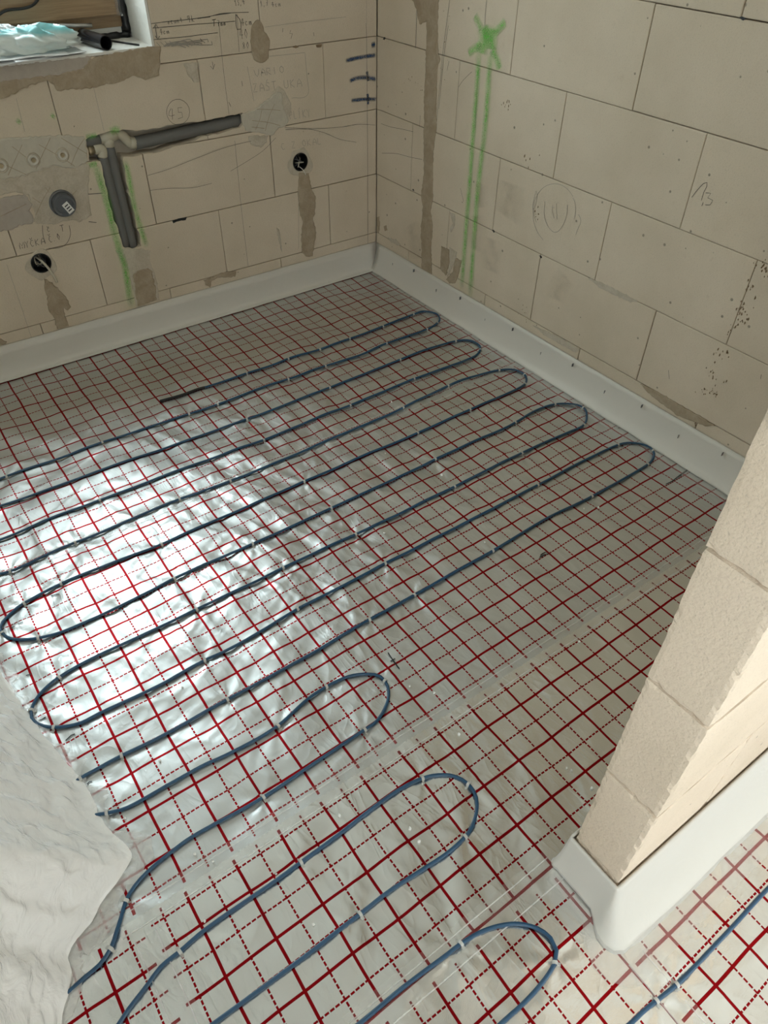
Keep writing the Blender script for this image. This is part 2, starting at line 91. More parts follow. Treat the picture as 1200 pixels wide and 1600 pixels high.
 'back_marks':[('pencil',0.0013,[(-0.797,0.758),(-0.802,0.745),(-0.812,0.734),(-0.825,0.727),(-0.839,0.724),(-0.854,0.726),(-0.866,0.733),(-0.875,0.743),(-0.88,0.756),(-0.88,0.769),(-0.875,0.782),(-0.865,0.793),(-0.853,0.8),(-0.839,0.803),(-0.824,0.801),(-0.812,0.794),(-0.802,0.784),(-0.797,0.772),(-0.797,0.758)]),('pencil',0.0013,[(-0.863,0.744),(-0.858,0.777)]),('pencil',0.0013,[(-0.862,0.778),(-0.874,0.758),(-0.853,0.757)]),('pencil',0.0013,[(-0.822,0.776),(-0.837,0.777),(-0.838,0.763),(-0.826,0.761),(-0.825,0.746),(-0.843,0.743)]),('pencil',0.0016899999999999999,[(-1.472,0.432),(-1.469,0.453),(-1.464,0.441),(-1.456,0.453),(-1.458,0.432)]),('pencil',0.0016899999999999999,[(-1.452,0.453),(-1.448,0.443),(-1.442,0.453)]),('pencil',0.0016899999999999999,[(-1.448,0.443),(-1.449,0.432)]),('pencil',0.0016899999999999999,[(-1.425,0.451),(-1.431,0.453),(-1.436,0.443),(-1.433,0.432),(-1.427,0.434)]),('pencil',0.0016899999999999999,[(-1.434,0.461),(-1.431,0.455),(-1.426,0.461)]),('pencil',0.0016899999999999999,[(-1.42,0.432),(-1.418,0.453)]),('pencil',0.0016899999999999999,[(-1.408,0.453),(-1.419,0.442),(-1.41,0.432)]),('pencil',0.0016899999999999999,[(-1.402,0.432),(-1.393,0.453),(-1.389,0.432)]),('pencil',0.0016899999999999999,[(-1.399,0.44),(-1.39,0.44)]),('pencil',0.0016899999999999999,[(-1.366,0.451),(-1.37,0.453),(-1.374,0.442),(-1.37,0.432),(-1.366,0.434)]),('pencil',0.0016899999999999999,[(-1.374,0.46),(-1.37,0.455),(-1.367,0.461)]),('pencil',0.0016899999999999999,[(-1.358,0.433),(-1.358,0.435)]),('pencil',0.0016899999999999999,[(-1.342,0.456),(-1.345,0.445),(-1.341,0.434),(-1.338,0.445),(-1.342,0.456)]),('pencil',0.0016899999999999999,[(-1.322,0.459),(-1.32,0.48)]),('pencil',0.0016899999999999999,[(-1.327,0.48),(-1.314,0.48)]),('pencil',0.0016899999999999999,[(-1.362,0.48),(-1.366,0.481),(-1.37,0.475),(-1.368,0.468),(-1.364,0.47)]),('pencil',0.0016899999999999999,[(-1.369,0.486),(-1.366,0.482),(-1.363,0.485)]),('pencil',0.0016899999999999999,[(-1.381,0.493),(-1.388,0.464),(-1.39,0.433)]),('pencil',0.0016899999999999999,[(-1.296,0.474),(-1.3,0.444),(-1.321,0.417),(-1.35,0.408),(-1.383,0.414)]),('faint',0.00156,[(-0.534,0.857),(-0.523,0.835),(-0.515,0.857)]),('faint',0.00156,[(-0.507,0.835),(-0.499,0.857),(-0.488,0.835)]),('faint',0.00156,[(-0.504,0.844),(-0.492,0.844)]),('faint',0.00156,[(-0.482,0.835),(-0.484,0.857),(-0.471,0.856),(-0.47,0.848),(-0.483,0.846),(-0.467,0.835)]),('faint',0.00156,[(-0.452,0.835),(-0.453,0.857)]),('faint',0.00156,[(-0.424,0.857),(-0.431,0.851),(-0.43,0.842),(-0.422,0.835),(-0.415,0.842),(-0.416,0.851),(-0.424,0.857)]),('faint',0.00156,[(-0.544,0.814),(-0.53,0.814),(-0.544,0.788),(-0.529,0.788)]),('faint',0.00156,[(-0.518,0.787),(-0.51,0.813),(-0.499,0.787)]),('faint',0.00156,[(-0.515,0.798),(-0.503,0.797)]),('faint',0.00156,[(-0.479,0.81),(-0.489,0.813),(-0.491,0.804),(-0.48,0.797),(-0.481,0.787),(-0.493,0.788)]),('faint',0.00156,[(-0.489,0.815),(-0.485,0.822)]),('faint',0.00156,[(-0.459,0.785),(-0.46,0.812)]),('faint',0.00156,[(-0.468,0.812),(-0.451,0.812)]),('faint',0.00156,[(-0.417,0.811),(-0.416,0.789),(-0.408,0.784),(-0.401,0.789),(-0.402,0.81)]),('faint',0.00156,[(-0.389,0.783),(-0.391,0.81)]),('faint',0.00156,[(-0.376,0.81),(-0.39,0.795),(-0.374,0.783)]),('faint',0.00156,[(-0.362,0.782),(-0.354,0.809),(-0.342,0.782)]),('faint',0.00156,[(-0.359,0.793),(-0.347,0.793)]),('faint',0.00156,[(-0.402,0.68),(-0.404,0.706),(-0.395,0.705),(-0.394,0.694),(-0.403,0.693)]),('faint',0.00156,[(-0.385,0.706),(-0.383,0.679),(-0.374,0.679)]),('faint',0.00156,[(-0.361,0.678),(-0.362,0.705)]),('faint',0.00156,[(-0.363,0.707),(-0.359,0.714)]),('faint',0.00156,[(-0.345,0.678),(-0.347,0.704)]),('faint',0.00156,[(-0.336,0.704),(-0.346,0.689),(-0.334,0.677)]),('faint',0.00156,[(-0.328,0.703),(-0.321,0.69),(-0.317,0.703)]),('faint',0.00156,[(-0.321,0.69),(-0.32,0.676)]),('faint',0.00156,[(-0.437,0.599),(-0.445,0.602),(-0.449,0.591),(-0.443,0.579),(-0.435,0.581)]),('faint',0.00156,[(-0.404,0.601),(-0.391,0.6),(-0.402,0.578),(-0.389,0.577)]),('faint',0.00156,[(-0.35,0.599),(-0.356,0.592),(-0.355,0.583),(-0.347,0.576),(-0.341,0.582),(-0.343,0.592),(-0.35,0.599)]),('faint',0.00156,[(-0.332,0.575),(-0.334,0.598)]),('faint',0.00156,[(-0.321,0.598),(-0.333,0.586),(-0.318,0.575)]),('faint',0.00156,[(-0.308,0.574),(-0.302,0.597),(-0.29,0.574)]),('faint',0.00156,[(-0.306,0.584),(-0.294,0.583)]),('faint',0.00156,[(-0.287,0.597),(-0.284,0.573),(-0.272,0.573)]),('faint',0.0013,[(-0.559,0.87),(-0.553,0.818),(-0.547,0.76)]),('faint',0.0013,[(-0.322,0.887),(-0.319,0.811),(-0.321,0.752),(-0.39,0.75)]),('faint',0.0013,[(-0.47,0.892),(-0.392,0.89),(-0.322,0.889)]),('pencil',0.0016899999999999999,[(-0.88,1.023),(-0.832,1.024),(-0.762,1.024),(-0.716,1.025),(-0.67,1.027),(-0.635,1.031),(-0.595,1.03),(-0.533,1.027)]),('pencil',0.0016899999999999999,[(-0.878,1.011),(-0.809,1.01),(-0.731,1.009),(-0.65,1.007),(-0.587,1.006)]),('pencil',0.0016899999999999999,[(-0.881,0.98),(-0.833,0.979),(-0.77,0.978),(-0.697,0.979),(-0.655,0.979)]),('pencil',0.00208,[(-0.721,1.024),(-0.675,1.025)]),('pencil',0.00208,[(-0.663,1.028),(-0.6,1.03)]),('pencil',0.00208,[(-0.868,1.018),(-0.869,0.982)]),('pencil',0.00208,[(-0.876,1.01),(-0.865,1.02),(-0.859,1.009)]),('pencil',0.00208,[(-0.874,0.99),(-0.867,0.98),(-0.859,0.988)]),('pencil',0.00208,[(-0.663,1.017),(-0.666,0.998)]),('pencil',0.00208,[(-0.67,1.016),(-0.656,1.017)]),('pencil',0.00208,[(-0.582,1.025),(-0.583,0.982),(-0.568,0.982),(-0.569,1.01),(-0.582,1.025)]),('pencil',0.00156,[(-0.822,1.024),(-0.825,1.02),(-0.822,1.017),(-0.82,1.021),(-0.822,1.024)]),('pencil',0.00156,[(-0.809,1.025),(-0.812,1.026),(-0.813,1.021),(-0.811,1.017),(-0.809,1.019)]),('pencil',0.00156,[(-0.798,1.025),(-0.802,1.024),(-0.802,1.018),(-0.798,1.019),(-0.798,1.025),(-0.797,1.018)]),('pencil',0.00156,[(-0.792,1.018),(-0.792,1.026)]),('pencil',0.00156,[(-0.792,1.023),(-0.789,1.026),(-0.787,1.018)]),('pencil',0.00156,[(-0.779,1.032),(-0.778,1.02),(-0.776,1.019)]),('pencil',0.00156,[(-0.781,1.027),(-0.776,1.027)]),('pencil',0.00156,[(-0.749,1.027),(-0.755,1.027),(-0.755,1.033),(-0.749,1.034),(-0.749,1.025),(-0.75,1.016)]),('pencil',0.00156,[(-0.741,1.017),(-0.741,1.034)]),('pencil',0.00156,[(-0.735,1.025),(-0.741,1.021),(-0.734,1.017)]),('pencil',0.00156,[(-0.852,0.991),(-0.85,1.007)]),('pencil',0.00156,[(-0.852,1.007),(-0.856,0.998),(-0.848,0.998)]),('pencil',0.00156,[(-0.839,0.999),(-0.842,1.0),(-0.844,0.995),(-0.842,0.992),(-0.839,0.993)]),('pencil',0.00156,[(-0.833,0.992),(-0.833,0.999),(-0.83,0.999),(-0.83,0.992)]),('pencil',0.00156,[(-0.829,0.998),(-0.827,1.0),(-0.826,0.992)]),('pencil',0.00156,[(-0.652,1.013),(-0.646,1.013),(-0.65,0.997)]),('pencil',0.00156,[(-0.651,1.005),(-0.647,1.005)]),('pencil',0.00156,[(-0.641,0.997),(-0.641,1.005),(-0.639,1.005),(-0.638,0.997)]),('pencil',0.00156,[(-0.638,1.004),(-0.636,1.006),(-0.635,0.997)]),('pencil',0.00156,[(-0.63,0.997),(-0.63,1.005),(-0.628,1.005),(-0.627,0.997)]),('pencil',0.00156,[(-0.627,1.004),(-0.625,1.006),(-0.624,0.998)]),('pencil',0.00156,[(-0.559,0.991),(-0.558,1.011)]),('pencil',0.00156,[(-0.56,1.011),(-0.565,0.999),(-0.555,0.999)]),('pencil',0.00156,[(-0.543,1.001),(-0.548,1.002),(-0.55,0.996),(-0.547,0.991),(-0.543,0.993)]),('pencil',0.00156,[(-0.535,0.991),(-0.536,1.001),(-0.532,1.001),(-0.531,0.991)]),('pencil',0.00156,[(-0.531,0.999),(-0.529,1.002),(-0.527,0.991)]),('pencil',0.00156,[(-0.568,0.953),(-0.567,0.981)]),('pencil',0.00156,[(-0.57,0.981),(-0.575,0.965),(-0.563,0.965)]),('pencil',0.00156,[(-0.552,0.981),(-0.557,0.967),(-0.551,0.954),(-0.547,0.968),(-0.552,0.981)]),('pencil',0.00156,[(-0.564,0.934),(-0.568,0.94),(-0.564,0.943),(-0.561,0.939),(-0.568,0.928),(-0.565,0.925),(-0.561,0.928),(-0.564,0.934)]),('pencil',0.00156,[(-0.549,0.943),(-0.554,0.934),(-0.55,0.924),(-0.546,0.933),(-0.549,0.943)]),('pencil',0.00156,[(-0.582,1.059),(-0.58,1.066),(-0.578,1.048)]),('pencil',0.00156,[(-0.573,1.066),(-0.568,1.065),(-0.57,1.059),(-0.567,1.055),(-0.568,1.049),(-0.571,1.051)]),('pencil',0.00156,[(-0.56,1.051),(-0.561,1.046)]),('pencil',0.00156,[(-0.548,1.05),(-0.549,1.068)]),('pencil',0.00156,[(-0.551,1.068),(-0.553,1.057),(-0.546,1.058)]),('pencil',0.00156,[(-0.486,1.049),(-0.484,1.056),(-0.482,1.04)]),('pencil',0.00156,[(-0.473,1.042),(-0.474,1.037)]),('pencil',0.00156,[(-0.466,1.057),(-0.459,1.057),(-0.462,1.04)]),('pencil',0.00156,[(-0.464,1.049),(-0.46,1.049)]),('pencil',0.00156,[(-0.439,1.035),(-0.439,1.049)]),('pencil',0.00156,[(-0.44,1.049),(-0.444,1.041),(-0.435,1.041)]),('pencil',0.00156,[(-0.425,1.042),(-0.429,1.043),(-0.43,1.039),(-0.427,1.035),(-0.424,1.037)]),('pencil',0.00156,[(-0.417,1.035),(-0.418,1.042),(-0.415,1.043),(-0.413,1.035)]),('pencil',0.00156,[(-0.414,1.041),(-0.411,1.043),(-0.41,1.035)]),('faint',0.0026,[(-0.852,0.959),(-0.808,0.959),(-0.776,0.948)]),('faint',0.0026,[(-0.847,0.962),(-0.791,0.962),(-0.764,0.949)]),('faint',0.0026,[(-0.842,0.965),(-0.775,0.966),(-0.753,0.951)]),('faint',0.0026,[(-0.839,0.958),(-0.758,0.97),(-0.741,0.952)]),('faint',0.0026,[(-0.834,0.961),(-0.745,0.953),(-0.729,0.953)]),('faint',0.0026,[(-0.829,0.964),(-0.728,0.957),(-0.717,0.954)]),('faint',0.0026,[(-0.826,0.957),(-0.712,0.96),(-0.706,0.955)]),('faint',0.0026,[(-0.821,0.96),(-0.695,0.964),(-0.694,0.956)]),('faint',0.0026,[(-0.816,0.963),(-0.681,0.947),(-0.682,0.957)]),('faint',0.0016899999999999999,[(-0.874,0.972),(-0.863,0.96)]),('faint',0.0016899999999999999,[(-0.86,0.972),(-0.846,0.957)]),('faint',0.0016899999999999999,[(-0.845,0.973),(-0.833,0.957)]),('faint',0.0016899999999999999,[(-0.83,0.971),(-0.814,0.959)]),('pencil',0.00156,[(-0.689,0.899),(-0.69,0.876),(-0.698,0.887)]),('pencil',0.00156,[(-0.69,0.876),(-0.681,0.891)]),('pencil',0.00156,[(-0.716,0.961),(-0.722,0.969)]),('pencil',0.00156,[(-0.646,0.77),(-0.64,0.755)]),('pencil',0.00156,[(-0.587,0.829),(-0.586,0.813)]),('pencil',0.00156,[(-0.407,0.971),(-0.409,0.959)]),('pencil',0.00156,[(-0.283,0.948),(-0.281,0.936)]),('pencil',0.00156,[(-0.377,0.962),(-0.381,0.953),(-0.37,0.952),(-0.377,0.937)]),('pencil',0.0011,[(-0.648,1.005),(-0.651,0.91),(-0.652,0.829),(-0.651,0.732)]),('pencil',0.0011,[(-0.641,0.643),(-0.644,0.53),(-0.647,0.412),(-0.648,0.167)]),('pencil',0.0011,[(-0.577,1.025),(-0.582,0.974),(-0.585,0.917)]),('pencil',0.0014,[(-0.053,0.957),(-0.051,0.908),(-0.049,0.668),(-0.048,0.345),(-0.049,0.121)]),('faint',0.001,[(-1.106,0.877),(-1.105,0.743)]),('faint',0.001,[(-1.345,0.871),(-1.349,0.779)]),('faint',0.001,[(-0.738,0.9),(-0.745,0.821),(-0.746,0.745)]),('faint',0.001,[(-0.995,0.635),(-0.995,0.643)]),('faint',0.001,[(-1.53,0.393),(-1.531,0.261),(-1.534,0.117)]),('faint',0.001,[(-0.477,0.98),(-0.305,0.983),(-0.141,0.983)]),('faint',0.001,[(-0.387,0.413),(-0.406,0.182)]),('faint',0.001,[(-0.05,1.027),(-0.05,0.956)]),('pencil',0.0012,[(-0.99,0.583),(-0.912,0.59),(-0.815,0.606),(-0.711,0.622),(-0.654,0.628),(-0.574,0.631)]),('pencil',0.0012,[(-0.991,0.533),(-0.917,0.526),(-0.832,0.512),(-0.755,0.513)]),('pencil',0.0012,[(-0.672,0.542),(-0.602,0.564),(-0.53,0.59),(-0.471,0.626)]),('pencil',0.0012,[(-0.429,0.655),(-0.329,0.636),(-0.257,0.612),(-0.184,0.577),(-0.104,0.553)]),('pencil',0.0012,[(-0.427,0.648),(-0.242,0.626),(-0.152,0.619),(-0.099,0.619),(-0.011,0.604)]),('pencil',0.0012,[(-0.173,0.62),(-0.103,0.619)]),('pencil',0.0022,[(-1.207,0.562),(-1.179,0.558),(-1.158,0.556)]),('pencil',0.0022,[(-1.229,0.473),(-1.204,0.465)]),('faint',0.0018,[(-1.437,0.665),(-1.399,0.709),(-1.368,0.745)]),('faint',0.0018,[(-1.35,0.667),(-1.316,0.708),(-1.279,0.75)]),('faint',0.0018,[(-1.239,0.66),(-1.2,0.709),(-1.174,0.732)]),('faint',0.0018,[(-1.399,0.744),(-1.368,0.707)]),('faint',0.0018,[(-1.319,0.737),(-1.262,0.689),(-1.227,0.656)]),('faint',0.0018,[(-1.441,0.7),(-1.384,0.658)]),('faint',0.0018,[(-1.246,0.745),(-1.178,0.686)]),('faint',0.0018,[(-1.392,0.531),(-1.351,0.579),(-1.322,0.606)]),('faint',0.0018,[(-1.386,0.586),(-1.367,0.566)]),('faint',0.0018,[(-1.499,0.549),(-1.411,0.57)]),('faint',0.0018,[(-1.337,0.609),(-1.33,0.591)]),('faint',0.0018,[(-1.26,0.57),(-1.242,0.581)]),('faint',0.0018,[(-0.54,0.734),(-0.475,0.723),(-0.443,0.716)]),('faint',0.0018,[(-0.563,0.699),(-0.493,0.682),(-0.448,0.665)]),('faint',0.0018,[(-0.553,0.667),(-0.531,0.7),(-0.519,0.731)]),('faint',0.0018,[(-0.514,0.657),(-0.49,0.706),(-0.465,0.741)]),('faint',0.0018,[(-0.568,0.678),(-0.516,0.666)])],
 'back_blue':[('blue',0.017,[(-0.148,0.844),(-0.11,0.847),(-0.072,0.849),(-0.033,0.849),(-0.003,0.849)]),('blue',0.017,[(-0.132,0.774),(-0.103,0.78),(-0.076,0.781),(-0.039,0.775),(-0.003,0.766)]),('blue',0.016,[(-0.125,0.707),(-0.089,0.705),(-0.046,0.702),(-0.002,0.696)]),('blue',0.014,[(-0.048,0.8),(-0.045,0.784),(-0.042,0.764)]),('blue',0.014,[(-0.046,0.722),(-0.043,0.701),(-0.043,0.681)]),('blue',0.022,[(-0.027,0.883),(-0.009,0.885)])],
 'back_green':[('green',0.03,[(-1.161,0.663),(-1.16,0.634),(-1.156,0.59),(-1.152,0.553),(-1.151,0.492),(-1.152,0.424),(-1.148,0.353),(-1.144,0.299),(-1.148,0.23),(-1.156,0.123)]),('green',0.022,[(-1.06,0.65),(-1.056,0.607),(-1.06,0.502),(-1.056,0.438),(-1.051,0.383),(-1.046,0.339)]),('green',0.03,[(-1.085,0.738),(-1.068,0.743),(-1.054,0.737)]),('green',0.02,[(-1.169,0.735),(-1.132,0.737)]),('green',0.02,[(-1.364,0.805),(-1.353,0.814)]),('green',0.02,[(-1.258,0.806),(-1.248,0.814)]),('green',0.02,[(-1.181,0.65),(-1.154,0.653)])],
 'right_marks':[('pencil',0.0016,[(-1.496,0.751),(-1.506,0.773),(-1.528,0.799),(-1.527,0.774),(-1.527,0.752)]),('pencil',0.0016,[(-1.534,0.749),(-1.533,0.739)]),('pencil',0.0016,[(-1.533,0.774),(-1.548,0.777),(-1.543,0.764),(-1.56,0.762),(-1.556,0.749),(-1.542,0.745)]),('faint',0.0014,[(-0.947,0.508),(-0.937,0.519),(-0.93,0.531),(-0.925,0.544),(-0.924,0.559),(-0.925,0.573),(-0.93,0.588),(-0.937,0.602),(-0.946,0.615),(-0.957,0.626),(-0.97,0.636),(-0.985,0.643),(-1.0,0.649),(-1.016,0.652),(-1.031,0.653),(-1.046,0.651),(-1.061,0.647),(-1.073,0.641),(-1.085,0.633)]),('faint',0.0014,[(-1.085,0.629),(-1.088,0.627),(-1.091,0.624),(-1.094,0.622),(-1.096,0.619),(-1.098,0.616),(-1.1,0.612),(-1.102,0.609),(-1.103,0.606),(-1.105,0.602),(-1.106,0.599),(-1.106,0.595),(-1.107,0.591),(-1.107,0.588),(-1.107,0.584),(-1.107,0.58),(-1.106,0.576),(-1.106,0.572),(-1.105,0.568)]),('faint',0.0014,[(-0.971,0.584),(-0.977,0.543),(-0.999,0.514),(-1.035,0.502),(-1.061,0.528),(-1.073,0.573),(-1.068,0.602)]),('faint',0.0014,[(-1.007,0.584),(-1.011,0.564),(-1.022,0.545)]),('faint',0.0014,[(-1.022,0.593),(-1.028,0.57),(-1.036,0.545)]),('faint',0.0014,[(-0.925,0.605),(-0.92,0.568),(-0.923,0.542),(-0.931,0.561),(-0.933,0.593),(-0.925,0.605)]),('faint',0.0014,[(-1.12,0.588),(-1.135,0.572),(-1.127,0.539),(-1.125,0.524)]),('faint',0.0014,[(-0.922,0.548),(-0.933,0.508),(-0.958,0.479),(-0.99,0.461)]),('pencil',0.0013,[(-0.033,0.614),(-0.095,0.616),(-0.18,0.626),(-0.246,0.632)]),('pencil',0.0013,[(-0.04,0.504),(-0.142,0.527),(-0.227,0.536),(-0.309,0.547)]),('pencil',0.0013,[(-0.242,1.052),(-0.243,0.977),(-0.244,0.909)]),('pencil',0.0013,[(-0.418,1.072),(-0.407,0.99),(-0.397,0.914),(-0.394,0.845),(-0.387,0.762),(-0.386,0.665)]),('pencil',0.0013,[(-0.419,1.001),(-0.407,0.925),(-0.399,0.826),(-0.393,0.742)]),('pencil',0.0013,[(-0.434,0.9),(-0.427,0.87)]),('pencil',0.0013,[(-0.599,1.093),(-0.598,1.059),(-0.601,1.024)]),('pencil',0.0013,[(-0.598,0.724),(-0.586,0.897)]),('pencil',0.0013,[(-0.546,0.506),(-0.57,0.464)]),('pencil',0.0013,[(-0.286,0.698),(-0.285,0.658)]),('pencil',0.0013,[(-1.863,0.378),(-1.866,0.365)]),('pencil',0.0013,[(-1.588,0.252),(-1.6,0.226)]),('pencil',0.0013,[(-0.494,0.831),(-0.515,0.855),(-0.557,0.889)])],
 'right_green':[('green',0.058,[(-0.592,1.021),(-0.602,0.999),(-0.603,0.973),(-0.601,0.946)]),('green',0.056,[(-0.644,1.023),(-0.645,0.997),(-0.647,0.966)]),('green',0.07,[(-0.599,0.994),(-0.623,0.999),(-0.648,0.997)]),('green',0.03,[(-0.551,1.047),(-0.569,1.032),(-0.59,1.014)]),('green',0.03,[(-0.696,1.05),(-0.678,1.033),(-0.649,1.01)]),('green',0.03,[(-0.534,0.937),(-0.561,0.956),(-0.596,0.976)]),('green',0.034,[(-0.692,0.919),(-0.673,0.945),(-0.647,0.969)]),('green',0.031,[(-0.586,0.962),(-0.591,0.841),(-0.592,0.722),(-0.597,0.537),(-0.598,0.372),(-0.604,0.122)]),('green',0.031,[(-0.641,0.97),(-0.647,0.852),(-0.65,0.736),(-0.644,0.53),(-0.647,0.388),(-0.657,0.111)])],
 'pen':[[(-0.161,-1.789),(-0.132,-1.79),(-0.095,-1.786),(-0.06,-1.783),(-0.029,-1.785)],[(-0.103,-1.787),(-0.071,-1.787),(-0.022,-1.782)],[(-1.239,-1.807),(-1.243,-1.834),(-1.245,-1.862)],[(-1.25,-1.832),(-1.236,-1.832)],[(-1.956,-1.59),(-1.942,-1.585),(-1.934,-1.587)],[(-1.952,-1.716),(-1.946,-1.713),(-1.941,-1.715)],[(-1.99,-1.506),(-1.983,-1.509),(-1.973,-1.509)],[(-0.707,-1.79),(-0.689,-1.79),(-0.674,-1.795),(-0.679,-1.785),(-0.7,-1.786)],[(-1.949,-1.206),(-1.937,-1.207)],[(-1.968,-1.209),(-1.958,-1.211)],[(-1.853,-1.154),(-1.845,-1.155),(-1.835,-1.159)],[(-0.058,-1.506),(-0.032,-1.511)],[(-1.978,-1.365),(-1.967,-1.368)]],
 'right_flecks':[(-1.73,0.603,0.0044),(-1.737,0.522,0.0053),(-1.745,0.582,0.0039),(-1.728,0.47,0.0026),(-1.739,0.527,0.005),(-1.747,0.512,0.0044),(-1.749,0.593,0.0039),(-1.741,0.511,0.0057),(-1.736,0.577,0.0057),(-1.74,0.466,0.0029),(-1.729,0.44,0.0032),(-1.733,0.542,0.0043),(-1.742,0.539,0.0057),(-1.745,0.476,0.0027),(-1.748,0.479,0.0043),(-1.743,0.493,0.0043),(-1.748,0.594,0.006),(-1.736,0.639,0.0026),(-1.733,0.603,0.0022),(-1.746,0.526,0.0033),(-1.743,0.47,0.006),(-1.745,0.588,0.0021),(-1.731,0.605,0.0026),(-1.738,0.647,0.0058),(-1.733,0.455,0.0041),(-1.728,0.519,0.0045),(-1.729,0.449,0.0049),(-1.737,0.587,0.0041),(-1.742,0.541,0.0043),(-1.728,0.65,0.0022),(-1.728,0.516,0.0034),(-1.736,0.505,0.0022),(-1.74,0.514,0.0038),(-1.736,0.523,0.0033),(-1.743,0.53,0.0035),(-1.77,0.506,0.0049),(-1.762,0.516,0.003),(-1.738,0.528,0.0024),(-1.748,0.511,0.0038),(-1.764,0.492,0.0046),(-1.751,0.49,0.0025),(-1.767,0.505,0.0054),(-1.754,0.521,0.0046),(-1.755,0.495,0.0032),(-1.758,0.492,0.0037),(-1.738,0.505,0.0026),(-1.766,0.566,0.0059),(-1.772,0.54,0.0029),(-1.749,0.391,0.0041),(-1.716,0.374,0.0023),(-1.739,0.366,0.0022),(-1.746,0.392,0.0056),(-1.756,0.38,0.005),(-1.71,0.368,0.0041),(-1.733,0.388,0.0034),(-1.718,0.388,0.0051),(-1.728,0.373,0.0053),(-1.722,0.346,0.0052),(-1.775,0.309,0.0055),(-1.72,0.313,0.0041),(-1.72,0.299,0.002),(-1.724,0.32,0.0023),(-1.769,0.303,0.004),(-1.732,0.303,0.0046),(-1.744,0.3,0.0033),(-1.703,0.318,0.0035),(-1.728,0.314,0.0044),(-1.748,0.281,0.0045),(-1.733,0.298,0.0048),(-1.729,0.254,0.0021),(-1.739,0.252,0.0026),(-1.744,0.267,0.0024),(-1.76,0.264,0.0027),(-1.719,0.254,0.0037),(-1.745,0.262,0.0029),(-1.717,0.241,0.0019),(-1.757,0.256,0.0017),(-1.761,0.256,0.0036),(-1.722,0.254,0.0036),(-1.749,0.258,0.0016),(-1.741,0.249,0.0018),(-1.755,0.257,0.0023),(-1.743,0.257,0.0019),(-1.713,0.247,0.0025),(-1.728,0.239,0.0025),(-1.696,0.229,0.0025),(-1.762,0.248,0.0034),(-1.74,0.249,0.0031),(-1.763,0.256,0.0034),(-1.753,0.254,0.0033),(-1.724,0.237,0.003),(-1.73,0.135,0.0058),(-1.718,0.154,0.0054),(-1.734,0.138,0.0021),(-1.727,0.14,0.0034),(-1.723,0.152,0.006),(-1.72,0.146,0.0053),(-1.731,0.14,0.0049),(-1.734,0.127,0.0058),(-1.732,0.14,0.0049),(-1.749,0.156,0.003),(-1.721,0.143,0.0048),(-1.745,0.148,0.0055),(-1.715,0.134,0.0023),(-1.718,0.157,0.0034),(-1.762,0.648,0.0033),(-1.754,0.65,0.0043),(-1.769,0.628,0.0025),(-1.751,0.66,0.0055),(-1.788,0.634,0.0035),(-1.766,0.647,0.0047),(-1.765,0.65,0.005),(-1.767,0.641,0.0025),(-1.757,0.64,0.0047),(-1.769,0.642,0.0045),(-1.755,0.669,0.0025),(-1.778,0.634,0.0049),(-1.753,0.647,0.0038),(-1.756,0.655,0.0049),(-0.732,0.818,0.0034),(-0.715,0.821,0.0022),(-0.749,0.813,0.0034),(-0.724,0.826,0.0051),(-0.742,0.839,0.0031),(-0.749,0.838,0.0049),(-0.739,0.833,0.005),(-0.757,0.829,0.0026),(-0.749,0.824,0.0043),(-0.735,0.824,0.0021),(-0.916,0.714,0.0035),(-0.851,0.695,0.0059),(-0.875,0.666,0.0039),(-0.876,0.692,0.0051),(-0.859,0.685,0.0038),(-0.85,0.697,0.004),(-0.933,0.541,0.0058),(-0.951,0.519,0.0045),(-0.93,0.595,0.0023),(-0.943,0.557,0.0055),(-0.949,0.536,0.0044),(-0.94,0.524,0.0034),(-0.952,0.536,0.0037),(-0.939,0.533,0.0022),(-0.899,0.087,0.004),(-0.912,0.083,0.0046),(-0.89,0.079,0.0036),(-0.912,0.103,0.0035),(-0.895,0.084,0.0029),(-0.9,0.081,0.0026),(-0.915,0.084,0.0027),(-0.911,0.087,0.0024),(-0.897,0.088,0.0021),(-0.385,0.933,0.0013),(-0.404,0.952,0.0029),(-0.426,0.989,0.0015),(-0.4,0.903,0.0013),(-0.4,0.868,0.002),(-0.397,0.833,0.0017),(-0.39,0.871,0.0014),(-0.426,0.901,0.0012),(-0.42,1.028,0.0013),(-0.389,1.038,0.0016),(-0.368,0.823,0.0029),(-0.415,0.84,0.0023),(-0.97,0.153,0.0027),(-0.916,0.214,0.0024),(-0.972,0.145,0.0025),(-0.927,0.158,0.0019),(-0.943,0.183,0.0021),(-0.943,0.201,0.0023),(-0.94,0.161,0.0015),(-0.964,0.178,0.0026),(-0.957,0.176,0.0027),(-0.962,0.2,0.002),(-0.31,0.774,0.0019),(-0.181,0.786,0.0014),(-0.282,0.781,0.0024),(-0.249,0.8,0.0024),(-0.291,0.783,0.0029),(-0.217,0.801,0.0026),(-0.284,0.794,0.0015),(-0.264,0.799,0.0014),(-0.227,0.815,0.0028),(-0.208,0.804,0.0027)],
 'right_chips':[(-1.492,1.161),(-0.26,0.418),(-0.991,0.402),(-0.744,0.411),(-0.046,0.908)],
 'back_chips':[[(-0.93,0.411),(-0.907,0.413),(-0.871,0.412),(-0.878,0.404),(-0.904,0.403),(-0.927,0.401)],[(-0.371,0.911),(-0.357,0.916),(-0.345,0.909),(-0.358,0.904)],[(-0.274,0.908),(-0.247,0.908),(-0.25,0.9),(-0.27,0.9)]],
